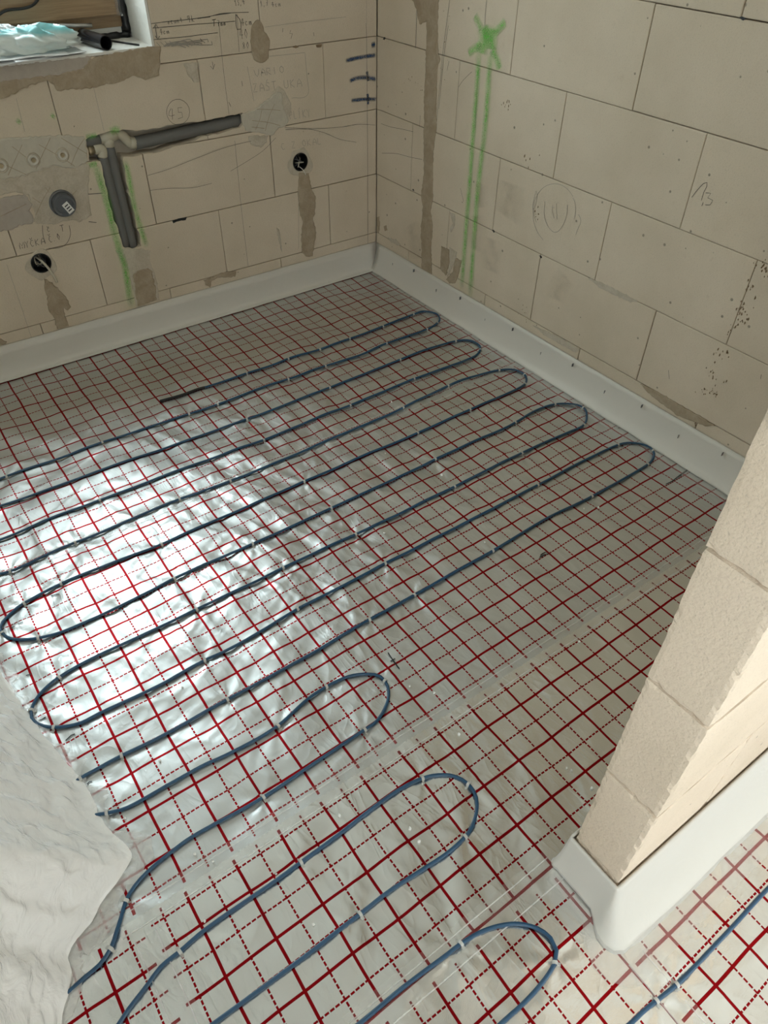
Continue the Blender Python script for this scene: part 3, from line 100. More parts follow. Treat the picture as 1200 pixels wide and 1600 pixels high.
 'right_stains':[('stain',0.16,[(-0.807,0.599),(-0.808,0.546),(-0.798,0.476)]),('stain',0.1,[(-0.654,0.557),(-0.654,0.512),(-0.668,0.47)]),('stain',0.13,[(-0.637,0.437),(-0.655,0.384),(-0.656,0.305)]),('stain',0.12,[(-0.745,0.385),(-0.749,0.318),(-0.752,0.257)]),('stain',0.14,[(-0.242,0.275),(-0.291,0.21),(-0.317,0.149)]),('stain',0.1,[(-1.117,0.383),(-1.089,0.314),(-1.091,0.279)])]}


# ------------------------------------------------------------------ helpers
def tag(o, label=None, cat=None, group=None, kind=None):
    if label: o['label'] = label
    if cat: o['category'] = cat
    if group: o['group'] = group
    if kind: o['kind'] = kind
    return o
def mesh(name, verts, faces, mat=None, parent=None, smooth=False):
    m = bpy.data.meshes.new(name); m.from_pydata([tuple(v) for v in verts], [], faces); m.update()
    o = bpy.data.objects.new(name, m); C.objects.link(o)
    if mat: m.materials.append(mat)
    if parent: o.parent = parent
    if smooth:
        m.polygons.foreach_set('use_smooth', [True] * len(m.polygons))
    return o
def empty(name, loc=(0, 0, 0)):
    o = bpy.data.objects.new(name, None); C.objects.link(o); o.location = loc; o.empty_display_size = .05
    return o
def put(o, parent):
    """parent in place: the children are written in world coordinates"""
    o.parent = parent; o.matrix_parent_inverse = Matrix.Translation(parent.location).inverted()
    return o
BOXF = [(0,3,2,1),(4,5,6,7),(0,1,5,4),(1,2,6,5),(2,3,7,6),(3,0,4,7)]
def boxv(x0,x1,y0,y1,z0,z1):
    return [(x0,y0,z0),(x1,y0,z0),(x1,y1,z0),(x0,y1,z0),(x0,y0,z1),(x1,y0,z1),(x1,y1,z1),(x0,y1,z1)]
def boxes(name, bs, mat=None, parent=None):
    V=[];F=[]
    for b in bs:
        n=len(V); V+=boxv(*b); F+=[tuple(i+n for i in f) for f in BOXF]
    return mesh(name,V,F,mat,parent)
def bevel(o, w=.003, seg=2):
    md=o.modifiers.new('bevel','BEVEL'); md.width=w; md.segments=seg; md.limit_method='ANGLE'; return o
def catmull(P, step=.012, closed=False):
    P=[Vector(p) for p in P]; out=[]
    n=len(P)
    for i in range(n-1):
        p0=P[max(i-1,0)];p1=P[i];p2=P[i+1];p3=P[min(i+2,n-1)]
        k=max(1,int((p2-p1).length/step))
        for j in range(k):
            t=j/k
            # centripetal-ish: tangents scaled by neighbouring lengths
            d1=(p2-p0)*((p2-p1).length/max((p2-p0).length,1e-6)); d2=(p3-p1)*((p2-p1).length/max((p3-p1).length,1e-6))
            a=2*t**3-3*t**2+1;b=t**3-2*t**2+t;c=-2*t**3+3*t**2;d=t**3-t**2
            out.append(p1*a+d1*b+p2*c+d2*d)
    out.append(P[-1]); return out
def tube(name, pts, r, mat, parent=None, seg=8, caps=True, radii=None):
    pts=[Vector(p) for p in pts]; V=[];F=[]
    up=Vector((0,0,1)); prev=None
    for i,p in enumerate(pts):
        t=(pts[min(i+1,len(pts)-1)]-pts[max(i-1,0)]).normalized()
        if prev is None:
            a=t.cross(up)
            if a.length<.01: a=t.cross(Vector((1,0,0)))
            a.normalize()
        else:
            a=(prev-t*prev.dot(t)).normalized()
        prev=a; b=a.cross(t)
        rr=radii[i] if radii else r
        for k in range(seg):
            an=2*math.pi*k/seg
            V.append(p+a*(rr*math.cos(an))+b*(rr*math.sin(an)))
    for i in range(len(pts)-1):
        for k in range(seg):
            F.append((i*seg+k,(i+1)*seg+k,(i+1)*seg+(k+1)%seg,i*seg+(k+1)%seg))
    if caps:
        F.append(tuple(range(seg))); F.append(tuple(reversed(range((len(pts)-1)*seg,len(pts)*seg))))
    return mesh(name,V,F,mat,parent,True)
def loft(name, rows, mat, parent=None, smooth=True, uv=None):
    n=len(rows[0]); V=[p for r in rows for p in r]
    F=[(i*n+j,i*n+j+1,(i+1)*n+j+1,(i+1)*n+j) for i in range(len(rows)-1) for j in range(n-1)]
    return mesh(name,V,F,mat,parent,smooth)

# gradient noise on arrays
_rs=np.random.RandomState(3); _perm=_rs.permutation(512); _ga=_rs.rand(512)*2*np.pi
def pn(x,y,seed=0):
    x=np.asarray(x,float)+seed*17.3; y=np.asarray(y,float)+seed*9.7
    xi=np.floor(x).astype(int); yi=np.floor(y).astype(int); xf=x-xi; yf=y-yi
    def g(i,j):
        a=_ga[_perm[(_perm[i%512]+j)%512]]; return np.cos(a),np.sin(a)
    u=xf*xf*xf*(xf*(xf*6-15)+10); v=yf*yf*yf*(yf*(yf*6-15)+10)
    def dt(i,j):
        gx,gy=g(xi+i,yi+j); return gx*(xf-i)+gy*(yf-j)
    a=dt(0,0)*(1-u)+dt(1,0)*u; b=dt(0,1)*(1-u)+dt(1,1)*u
    return (a*(1-v)+b*v)*1.5

# ------------------------------------------------------------------ materials
def material(name):
    m=bpy.data.materials.new(name); m.use_nodes=True; nt=m.node_tree
    b=nt.nodes['Principled BSDF']; return m,nt,b
def N(nt,t,**k):
    n=nt.nodes.new(t)
    for a,v in k.items():
        if a in n.inputs: n.inputs[a].default_value=v
        else: setattr(n,a,v)
    return n
def L(nt,a,b): nt.links.new(a,b)
def math_(nt,op,a,b=None,c=None):
    n=nt.nodes.new('ShaderNodeMath'); n.operation=op
    for i,v in enumerate((a,b,c)):
        if v is None: continue
        if isinstance(v,(int,float)): n.inputs[i].default_value=v
        else: L(nt,v,n.inputs[i])
    return n.outputs[0]
def ramp(nt,fac,stops):
    r=nt.nodes.new('ShaderNodeValToRGB'); L(nt,fac,r.inputs[0])
    el=r.color_ramp.elements
    while len(el)<len(stops): el.new(.5)
    for e,(p,c) in zip(el,stops):
        e.position=p; e.color=(c,c,c,1) if isinstance(c,(int,float)) else (*c,1)
    return r.outputs[0]
def mixc(nt,fac,a,b,mode='MIX'):
    n=nt.nodes.new('ShaderNodeMix'); n.data_type='RGBA'; n.blend_type=mode
    for s,v in ((n.inputs['Factor'],fac),(n.inputs['A'],a),(n.inputs['B'],b)):
        if isinstance(v,(int,float)): s.default_value=v
        elif isinstance(v,tuple): s.default_value=(*v,1)
        else: L(nt,v,s)
    return n.outputs['Result']
def plain(name,col,rough=.5,metal=0,bump=0,scale=80,var=0):
    m,nt,b=material(name)
    b.inputs['Base Color'].default_value=(*col,1); b.inputs['Roughness'].default_value=rough; b.inputs['Metallic'].default_value=metal
    if bump or var:
        tc=N(nt,'ShaderNodeNewGeometry'); no=N(nt,'ShaderNodeTexNoise',Scale=scale,Detail=5.0); L(nt,tc.outputs['Position'],no.inputs['Vector'])
        if bump:
            bp=N(nt,'ShaderNodeBump',Strength=bump,Distance=.003); L(nt,no.outputs['Fac'],bp.inputs['Height']); L(nt,bp.outputs[0],b.inputs['Normal'])
        if var:
            L(nt,mixc(nt,math_(nt,'MULTIPLY',no.outputs['Fac'],var),col,tuple(c*.45 for c in col)),b.inputs['Base Color'])
    return m
def block_material(name, base, tint=.06, rough=.45):
    """autoclaved aerated concrete: fine pores, a few big pits, faint stains"""
    m,nt,b=material(name)
    g=N(nt,'ShaderNodeNewGeometry'); oi=N(nt,'ShaderNodeObjectInfo')
    P=g.outputs['Position']
    n1=N(nt,'ShaderNodeTexNoise',Scale=2.6,Detail=4.0,Roughness=.6); L(nt,P,n1.inputs['Vector'])
    n2=N(nt,'ShaderNodeTexNoise',Scale=330.0,Detail=3.0); L(nt,P,n2.inputs['Vector'])
    n3=N(nt,'ShaderNodeTexNoise',Scale=24.0,Detail=6.0,Roughness=.7); L(nt,P,n3.inputs['Vector'])
    vo=N(nt,'ShaderNodeTexVoronoi',Scale=26.0); L(nt,P,vo.inputs['Vector'])
    sz=N(nt,'ShaderNodeSeparateColor'); L(nt,vo.outputs['Color'],sz.inputs[0])
    rad=math_(nt,'MULTIPLY',math_(nt,'POWER',sz.outputs[0],7.0),.13)
    pit=math_(nt,'SUBTRACT',1.0,math_(nt,'SMOOTH_MIN',1.0,math_(nt,'DIVIDE',vo.outputs['Distance'],math_(nt,'MAXIMUM',rad,.0001)),.2))
    pit=math_(nt,'MINIMUM',math_(nt,'MULTIPLY',math_(nt,'MAXIMUM',pit,0.0),3.0),1.0)
    pore=ramp(nt,n2.outputs['Fac'],[(.30,1.0),(.42,0.0)])
    col=mixc(nt,ramp(nt,n1.outputs['Fac'],[(.35,0.0),(.7,1.0)]),base,tuple(c*f for c,f in zip(base,(.86,.85,.82))))
    col=mixc(nt,math_(nt,'MULTIPLY',ramp(nt,n3.outputs['Fac'],[(.60,0.0),(.75,1.0)]),.22),col,tuple(c*f for c,f in zip(base,(.62,.57,.5))))
    col=mixc(nt,math_(nt,'MULTIPLY',oi.outputs['Random'],tint*2),col,tuple(c*.8 for c in base))
    col=mixc(nt,math_(nt,'MULTIPLY',pore,.28),col,tuple(c*.45 for c in base))
    col=mixc(nt,math_(nt,'MULTIPLY',pit,.75),col,tuple(c*.3 for c in base))
    L(nt,col,b.inputs['Base Color']); b.inputs['Roughness'].default_value=.92; b.inputs['Specular IOR Level'].default_value=.15
    h=math_(nt,'SUBTRACT',math_(nt,'MULTIPLY',n2.outputs['Fac'],.35),math_(nt,'MULTIPLY',pit,1.0))
    n5=N(nt,'ShaderNodeTexNoise',Scale=150.0,Detail=4.0,Roughness=.65); L(nt,P,n5.inputs['Vector']); h=math_(nt,'ADD',h,math_(nt,'MULTIPLY',n5.outputs['Fac'],.9)); bp=N(nt,'ShaderNodeBump',Strength=rough,Distance=.002); L(nt,h,bp.inputs['Height']); L(nt,bp.outputs[0],b.inputs['Normal'])
    return m
M={}
M['block']=block_material('aerated_concrete',(.665,.57,.453))
M['block2']=block_material('aerated_concrete_pale',(.76,.63,.50),.06,.95)
M['joint']=plain('dark_joint_mortar',(.10,.085,.07),.95,bump=.5,scale=60)  # dark mortar backing the block joints
M['core']=plain('masonry_core',(.58,.52,.43),.95,bump=.8,scale=45,var=.5)
def mortar(name,a,b_):
    m,nt,b=material(name); g=N(nt,'ShaderNodeNewGeometry')
    n1=N(nt,'ShaderNodeTexNoise',Scale=22.0,Detail=5.0,Roughness=.65,Distortion=.5); L(nt,g.outputs['Position'],n1.inputs['Vector'])
    n2=N(nt,'ShaderNodeTexNoise',Scale=160.0,Detail=4.0); L(nt,g.outputs['Position'],n2.inputs['Vector'])
    c=mixc(nt,ramp(nt,n1.outputs['Fac'],[(.38,0.0),(.62,1.0)]),a,b_); c=mixc(nt,math_(nt,'MULTIPLY',n2.outputs['Fac'],.35),c,tuple(v*.5 for v in a))
    L(nt,c,b.inputs['Base Color']); b.inputs['Roughness'].default_value=.9
    h=math_(nt,'ADD',n1.outputs['Fac'],math_(nt,'MULTIPLY',n2.outputs['Fac'],.4)); bp=N(nt,'ShaderNodeBump',Strength=.9,Distance=.003); L(nt,h,bp.inputs['Height']); L(nt,bp.outputs[0],b.inputs['Normal'])
    return m
M['brown']=mortar('wet_mortar',(.37,.290,.198),(.45,.365,.265))
M['tan']=mortar('smeared_mortar',(.50,.43,.335),(.60,.53,.43))
M['grey']=plain('grey_mortar',(.47,.41,.35),.9,bump=.6,scale=60,var=.35)
M['pale']=plain('pale_adhesive',(.56,.51,.42),.9,bump=.5,scale=60,var=.3)
M['pencil']=plain('graphite',(.10,.09,.08),.8)
M['faint']=plain('faint_graphite',(.30,.27,.23),.85)
M['sleeve']=plain('grey_foam_sleeve',(.15,.147,.138),.75,bump=.3,scale=90)
M['ppr']=plain('beige_pipe_fitting',(.50,.46,.36),.45)
M['brass']=plain('dull_brass_fitting',(.40,.33,.22),.35,.7)
M['black']=plain('black_plastic',(.012,.012,.012),.4)
M['tape']=plain('black_sealing_tape',(.008,.008,.009),.35,bump=1.0,scale=60)
M['greypvc']=plain('grey_pvc',(.13,.13,.135),.5)
M['white']=plain('white_plastic',(.75,.74,.70),.4)
M['outlet']=plain('pale_outlet_fitting',(.58,.54,.47),.5)
M['wire']=plain('wire_insulation',(.55,.50,.40),.5)
M['plaster']=plain('white_plaster',(.72,.70,.65),.9,bump=.8,scale=80,var=.15)
M['paper']=plain('printed_paper',(.74,.75,.76),.6)
M['alu']=plain('brushed_aluminium',(.45,.44,.42),.35,.9)
M['hallwall']=plain('hall_plaster',HALL_WALL,.9,bump=.3,scale=50)
M['ceil']=plain('ceiling_board',(.80,.76,.70),.9,bump=.2,scale=40)
M['foam_bead']=plain('white_foam_crumb',(.85,.84,.80),.6)
M['screed']=plain('floor_insulation',(.6,.6,.58),.9,bump=.4,scale=40)

def soft_mark(name,col,strength,breakup=300.0,power=1.0):
    """sprayed / chalked stroke: dense in the middle, grainy and thin at the rims (UV.x across the stroke)"""
    m,nt,b=material(name)
    uv=N(nt,'ShaderNodeUVMap'); sp=N(nt,'ShaderNodeSeparateXYZ'); L(nt,uv.outputs[0],sp.inputs[0])
    d=math_(nt,'ABSOLUTE',math_(nt,'SUBTRACT',sp.outputs[0],.5)); f=math_(nt,'SUBTRACT',1.0,math_(nt,'MULTIPLY',d,2.0))
    e=math_(nt,'MINIMUM',math_(nt,'MULTIPLY',math_(nt,'SUBTRACT',.5,math_(nt,'ABSOLUTE',math_(nt,'SUBTRACT',sp.outputs[1],.5))),14.0),1.0)
    g=N(nt,'ShaderNodeNewGeometry'); no=N(nt,'ShaderNodeTexNoise',Scale=breakup,Detail=3.0); L(nt,g.outputs['Position'],no.inputs['Vector'])
    no2=N(nt,'ShaderNodeTexNoise',Scale=30.0,Detail=3.0); L(nt,g.outputs['Position'],no2.inputs['Vector'])
    a=math_(nt,'MULTIPLY',math_(nt,'POWER',f,power),e)
    a=math_(nt,'MULTIPLY',a,ramp(nt,no.outputs['Fac'],[(.32,.25),(.62,1.0)])); a=math_(nt,'MULTIPLY',a,ramp(nt,no2.outputs['Fac'],[(.3,.6),(.65,1.0)]))
    a=math_(nt,'MULTIPLY',a,strength)
    b.inputs['Base Color'].default_value=(*col,1); b.inputs['Roughness'].default_value=.9
    L(nt,math_(nt,'MINIMUM',a,1.0),b.inputs['Alpha'])
    return m
M['green']=soft_mark('green_spray_paint',(.15,.60,.07),.74,300.0,.75)
M['stain']=soft_mark('damp_stain',(.34,.26,.15),.22,25.0,1.0)
M['fleck']=plain('rusty_mortar_fleck',(.21,.145,.085),.9)
M['blue']=soft_mark('blue_wax_crayon',(.035,.075,.16),1.5,420.0,.7)

def foil_material(name='grid_printed_foil',rough=FOIL_ROUGH,fine=.10,lum=1.0):
    """aluminium-coated film with a printed red grid: solid every 10 cm, dashed half way; UV is in metres"""
    m,nt,b=material(name)
    uv=N(nt,'ShaderNodeUVMap',uv_map='grid'); sp=N(nt,'ShaderNodeSeparateXYZ'); L(nt,uv.outputs[0],sp.inputs[0])
    ed=N(nt,'ShaderNodeUVMap',uv_map='edge'); es=N(nt,'ShaderNodeSeparateXYZ'); L(nt,ed.outputs[0],es.inputs[0])
    U,V=sp.outputs[0],sp.outputs[1]
    def near(c,period,off,half):
        f=math_(nt,'FRACT',math_(nt,'ADD',math_(nt,'DIVIDE',math_(nt,'SUBTRACT',c,off),period),.5))
        d=math_(nt,'MULTIPLY',math_(nt,'ABSOLUTE',math_(nt,'SUBTRACT',f,.5)),period)
        return math_(nt,'LESS_THAN',d,half)
    dash_u=math_(nt,'LESS_THAN',math_(nt,'FRACT',math_(nt,'DIVIDE',U,.0105)),.77)
    dash_v=math_(nt,'LESS_THAN',math_(nt,'FRACT',math_(nt,'DIVIDE',V,.0105)),.77)
    s=math_(nt,'MAXIMUM',near(U,.1,0,.0029),near(V,.1,0,.0029))
    d=math_(nt,'MAXIMUM',math_(nt,'MULTIPLY',near(U,.1,.05,.0019),dash_v),math_(nt,'MULTIPLY',near(V,.1,.05,.0019),dash_u))
    line=math_(nt,'MAXIMUM',s,d)
    line=math_(nt,'MULTIPLY',line,math_(nt,'GREATER_THAN',es.outputs[0],.009))
    g=N(nt,'ShaderNodeNewGeometry')
    n1=N(nt,'ShaderNodeTexNoise',Scale=38.0,Detail=5.0,Roughness=.62,Distortion=.6); L(nt,g.outputs['Position'],n1.inputs['Vector'])
    n2=N(nt,'ShaderNodeTexNoise',Scale=420.0,Detail=2.0); L(nt,g.outputs['Position'],n2.inputs['Vector'])
    n3=N(nt,'ShaderNodeTexNoise',Scale=6.0,Detail=3.0); L(nt,g.outputs['Position'],n3.inputs['Vector'])
    base=mixc(nt,n3.outputs['Fac'],tuple(v*lum for v in (.665,.68,.675)),tuple(v*lum for v in (.575,.58,.57)))
    L(nt,mixc(nt,line,base,(.29,.006,.010)),b.inputs['Base Color'])
    b.inputs['Metallic'].default_value=FOIL_METAL   # the red ink is translucent over the aluminium
    L(nt,math_(nt,'ADD',math_(nt,'MULTIPLY',n3.outputs['Fac'],.10),rough),b.inputs['Roughness'])
    L(nt,math_(nt,'MULTIPLY',math_(nt,'SUBTRACT',1.0,line),.45),b.inputs['Coat Weight']); b.inputs['Coat Roughness'].default_value=.16; b.inputs['Specular IOR Level'].default_value=.25
    mp=N(nt,'ShaderNodeMapping'); mp.inputs['Scale'].default_value=(1.0,.38,1.0); mp.inputs['Rotation'].default_value=(0,0,.35); L(nt,g.outputs['Position'],mp.inputs[0])
    n4=N(nt,'ShaderNodeTexNoise',Scale=17.0,Detail=2.0,Distortion=1.2); L(nt,mp.outputs[0],n4.inputs['Vector'])
    cr=math_(nt,'POWER',math_(nt,'SUBTRACT',1.0,math_(nt,'MINIMUM',math_(nt,'MULTIPLY',math_(nt,'ABSOLUTE',math_(nt,'SUBTRACT',n4.outputs['Fac'],.5)),7.0),1.0)),2.0)
    h=math_(nt,'ADD',math_(nt,'ADD',n1.outputs['Fac'],math_(nt,'MULTIPLY',n2.outputs['Fac'],.10)),math_(nt,'MULTIPLY',cr,.55))
    bp=N(nt,'ShaderNodeBump',Strength=fine,Distance=.006); L(nt,h,bp.inputs['Height']); L(nt,bp.outputs[0],b.inputs['Normal'])
    return m
M['foil']=foil_material(); M['foil_smooth']=foil_material('smooth_grid_foil',.19,.12,1.22)

def facing(nt,normal=None):
    lw=N(nt,'ShaderNodeLayerWeight',Blend=.5)
    if normal is not None: L(nt,normal,lw.inputs['Normal'])
    return math_(nt,'ADD',.04,math_(nt,'MULTIPLY',math_(nt,'POWER',lw.outputs['Facing'],5.0),.9))
def film(name,col,alpha,rough,trans=.5,bump=.4,scale=60,alpha_noise=0,dist=.004):
    """thin polyethylene: part see-through, part milky, glossy"""
    m,nt,b=material(name); out=nt.nodes['Material Output']; nt.nodes.remove(b)
    g=N(nt,'ShaderNodeNewGeometry'); no=N(nt,'ShaderNodeTexNoise',Scale=scale,Detail=5.0,Distortion=.8); L(nt,g.outputs['Position'],no.inputs['Vector'])
    bp=N(nt,'ShaderNodeBump',Strength=bump,Distance=dist); L(nt,no.outputs['Fac'],bp.inputs['Height'])
    di=N(nt,'ShaderNodeBsdfDiffuse',Color=(*col,1)); tl=N(nt,'ShaderNodeBsdfTranslucent',Color=(*col,1)); gl=N(nt,'ShaderNodeBsdfAnisotropic',Color=(1,1,1,1),Roughness=rough)
    tr=N(nt,'ShaderNodeBsdfTransparent',Color=(1,1,1,1))
    for s in (di,tl,gl): L(nt,bp.outputs[0],s.inputs['Normal'])
    m1=N(nt,'ShaderNodeMixShader',Fac=trans); L(nt,di.outputs[0],m1.inputs[1]); L(nt,tl.outputs[0],m1.inputs[2])
    m2=N(nt,'ShaderNodeMixShader'); L(nt,m1.outputs[0],m2.inputs[2]); L(nt,tr.outputs[0],m2.inputs[1])
    if alpha_noise: L(nt,math_(nt,'ADD',alpha-alpha_noise/2,math_(nt,'MULTIPLY',no.outputs['Fac'],alpha_noise)),m2.inputs[0])
    else: m2.inputs[0].default_value=alpha
    fr=facing(nt,bp.outputs[0])
    m3=N(nt,'ShaderNodeMixShader'); L(nt,fr,m3.inputs[0]); L(nt,m2.outputs[0],m3.inputs[1]); L(nt,gl.outputs[0],m3.inputs[2])
    L(nt,m3.outputs[0],out.inputs[0]); return m
M['cleartape']=film('clear_packing_tape',(.80,.79,.75),.05,.10,.3,.7,70,.06)
M['strip']=film('white_foam_edge_strip',(.80,.765,.70),1.0,.45,.25,.25,30)
M['bead']=film('tape_edge_film',(.90,.88,.84),.42,.15,.3,.6,60,.4)
M['apron']=film('milky_strip_film',(.90,.88,.84),.16,.10,.4,1.0,45,.22)
M['sheet']=film('milky_plastic_sheet',(.97,.95,.92),.97,.26,.08,.9,20,.06,.008)
M['torn']=film('torn_clear_film',(.92,.90,.87),.40,.10,.25,1.0,40,.35)
M['bag']=film('white_plastic_bag',(.82,.84,.82),.96,.25,.3,.5,40)
M['clear']=film('clear_crumpled_plastic',(.85,.87,.88),.35,.1,.4,.8,60,.3)
M['tie']=film('clear_nylon_tie',(.75,.74,.70),.8,.25,.3,.2,80)
def bag_print():
    m=film('bag_print_teal',(.82,.84,.82),.96,.25,.3,.5,40); nt=m.node_tree
    g=N(nt,'ShaderNodeTexCoord'); mp=N(nt,'ShaderNodeSeparateXYZ'); L(nt,g.outputs['Object'],mp.inputs[0])
    no=N(nt,'ShaderNodeTexNoise',Scale=14.0,Detail=3.0); L(nt,g.outputs['Object'],no.inputs['Vector'])
    v=math_(nt,'ADD',math_(nt,'MULTIPLY',mp.outputs[2],1.0),math_(nt,'MULTIPLY',math_(nt,'SUBTRACT',no.outputs['Fac'],.5),.03))
    c=ramp(nt,math_(nt,'MULTIPLY',v,10.0),[(.18,(.82,.84,.80)),(.30,(.28,.66,.68)),(.52,(.40,.72,.73)),(.62,(.82,.84,.82))])
    for n in nt.nodes:
        if n.type in('BSDF_DIFFUSE','BSDF_TRANSLUCENT'): L(nt,c,n.inputs['Color'])
    return m
M['bagprint']=bag_print()
def cable_material(name,col):
    m,nt,b=material(name); b.inputs['Base Color'].default_value=(*col,1); b.inputs['Roughness'].default_value=.38; b.inputs['Specular IOR Level'].default_value=.45
    return m
M['cable']=cable_material('blue_cable_sheath',(.018,.068,.135))
M['cableend']=cable_material('black_end_sleeve',(.012,.012,.013))
def wood():
    m,nt,b=material('oak_laminate'); g=N(nt,'ShaderNodeNewGeometry'); mp=N(nt,'ShaderNodeMapping'); mp.inputs['Scale'].default_value=(4,30,60); L(nt,g.outputs['Position'],mp.inputs[0])
    no=N(nt,'ShaderNodeTexNoise',Scale=2.5,Detail=6.0,Distortion=.7); L(nt,mp.outputs[0],no.inputs['Vector'])
    L(nt,ramp(nt,no.outputs['Fac'],[(.3,(.23,.145,.075)),(.7,(.34,.225,.125))]),b.inputs['Base Color']); b.inputs['Roughness'].default_value=.5
    return m
M['wood']=wood()
def glass():
    m,nt,b=material('window_glass'); out=nt.nodes['Material Output']; nt.nodes.remove(b)
    tr=N(nt,'ShaderNodeBsdfTransparent',Color=(.93,.96,.95,1)); gl=N(nt,'ShaderNodeBsdfAnisotropic',Roughness=.01); fr=facing(nt)
    mx=N(nt,'ShaderNodeMixShader'); L(nt,fr,mx.inputs[0]); L(nt,tr.outputs[0],mx.inputs[1]); L(nt,gl.outputs[0],mx.inputs[2]); L(nt,mx.outputs[0],out.inputs[0]); return m
M['glass']=glass()

# ------------------------------------------------------------------ the room shell
XL=-2.22; HC=2.6; TH=.055                      # left wall, ceiling height, depth of the facing blocks
PX,PY0,PY1=-1.257,-2.41,-2.512                 # end and faces of the partition
YH=HALL_Y                                      # far wall of the hall behind the camera
XH=1.6
WX0,WX1,WZ0,WZ1=-2.10,-.889,.963,2.08          # window opening
floor=boxes('floor',[(XL,XH,YH,0,-.12,-.008)],M['screed']); tag(floor,'pale insulation slab below the foil','floor',kind='structure')
ceiling=boxes('ceiling',[(XL-.3,XH+.3,YH-.3,.35,HC,HC+.15)],M['ceil']); tag(ceiling,'plain pale ceiling over room and hall','ceiling',kind='structure')
e=.008
wall_back=boxes('wall_back',[(WX1+e,.3,TH,.36,-.12,HC),(XL-.3,WX0-e,TH,.36,-.12,HC),(WX0-e,WX1+e,TH,.36,-.12,WZ0-e),(WX0-e,WX1+e,TH,.36,WZ1+e,HC)],M['core'])
tag(wall_back,'aerated concrete block wall with the window, pipe groove and sockets','wall',kind='structure')
wall_right=boxes('wall_right',[(TH,.3,PY1,TH,-.12,HC)],M['joint']); tag(wall_right,'long block wall with green spray marks and mortar-filled groove','wall',kind='structure')
wall_left=boxes('wall_left',[(XL-.2,XL,-3.5,TH,-.12,HC),(XL-.2,XL,YH,-4.5,-.12,HC),(XL-.2,XL,-4.5,-3.5,-.12,.5),(XL-.2,XL,-4.5,-3.5,2.0,HC)],M['plaster']); tag(wall_left,'block wall behind the plastic sheet','wall',kind='structure')  # unseen gap in the hall stretch, added to light the partition end
wall_part=boxes('wall_partition',[(PX+.045,XH,PY1+.018,PY0-.018,-.12,HC)],M['joint']); tag(wall_part,'thin block partition ending at the doorway','wall',kind='structure')
hw=HALL_SX/2; hx=HALL_LOC[0]; hz=HALL_LOC[2]; hh=HALL_SY/2  # assumed rear opening, sized for the light it lets in
wall_hall=boxes('wall_hall',[(XL-.2,hx-hw,YH-.2,YH,-.12,HC),(hx+hw,XH+.2,YH-.2,YH,-.12,HC),(hx-hw,hx+hw,YH-.2,YH,hz+hh,HC),(hx-hw,hx+hw,YH-.2,YH,-.12,hz-hh)],M['hallwall']); tag(wall_hall,'plastered hall wall with an unseen opening sized for light','wall',kind='structure')
wall_hr=boxes('wall_hall_right',[(XH,XH+.2,YH,PY1,-.12,HC)],M['hallwall']); tag(wall_hr,'plastered side wall of the hall','wall',kind='structure')

# ---- facing blocks, each its own piece
ZD=.1606
def courses(): return [(-.09,ZD)]+[(ZD+.25*k,min(ZD+.25*(k+1),HC)) for k in range(10) if ZD+.25*k<HC]
rb=random.Random(5)
def block(axis,u0,u1,z0,z1,parent,mat,depth=TH,face=0.0,sgn=1):
    """axis 'x': spans x on a wall whose face is y=face; axis 'y': spans y on a wall whose face is x=face; body runs to face+sgn*depth"""
    gp=rb.uniform(.0008,.0017); c=rb.uniform(.0010,.0022); d=rb.uniform(-.0006,.0006)
    a0,a1=u0+gp,u1-gp; b0,b1=z0+gp,z1-gp
    F0=face+sgn*(c*.7+d); F1=face+sgn*d; F2=face+sgn*depth
    pts=[]
    for (p,q,w) in [(a0,b0,F2),(a1,b0,F2),(a1,b1,F2),(a0,b1,F2),(a0,b0,F0),(a1,b0,F0),(a1,b1,F0),(a0,b1,F0),(a0+c,b0+c,F1),(a1-c,b0+c,F1),(a1-c,b1-c,F1),(a0+c,b1-c,F1)]:
        pts.append((p,w,q) if axis=='x' else (w,p,q))
    faces=[(0,1,2,3),(4,5,1,0),(5,6,2,1),(6,7,3,2),(7,4,0,3),(4,8,9,5),(5,9,10,6),(6,10,11,7),(7,11,8,4),(8,11,10,9)]
    if (axis=='x')!=(sgn>0): faces=[tuple(reversed(f)) for f in faces]
    o=mesh('block',pts,faces,mat,parent)
    bm=bmesh.new(); bm.from_mesh(o.data); bmesh.ops.recalc_face_normals(bm,faces=bm.faces); bm.to_mesh(o.data); bm.free()
    return o
back_blocks=[]
for k,(z0,z1) in enumerate(courses()):
    off=-.4925 if k%2==0 else -.243
    js=[0.0]+[off-.4985*i for i in range(6) if off-.4985*i>XL+.02]+[XL]
    for a,b in zip(js[1:],js[:-1]):
        segs=[(a,b,z0,z1)]
        # clip by the window opening
        if z1>WZ0-e and z0<WZ1+e and b>WX0-e and a<WX1+e:
            segs=[]
            if b>WX1+e: segs.append((max(a,WX1+e),b,z0,z1))
            if a<WX0-e: segs.append((a,min(b,WX0-e),z0,z1))
            m0,m1=max(a,WX0-e),min(b,WX1+e)
            if z0<WZ0-e-.01: segs.append((m0,m1,z0,WZ0-e))
            if z1>WZ1+e+.01: segs.append((m0,m1,WZ1+e,z1))
        for s in segs:
            if s[1]-s[0]>.01: back_blocks.append((s,block('x',*s,wall_back,M['block'])))
for k,(z0,z1) in enumerate(courses()):
    off=-.240 if k%2==0 else -.490
    js=[0.0]+[off-.4985*i for i in range(6) if off-.4985*i>PY0+.02]+[PY0]
    for a,b in zip(js[1:],js[:-1]):
        block('y',a,b,z0,z1,wall_right,M['block'])
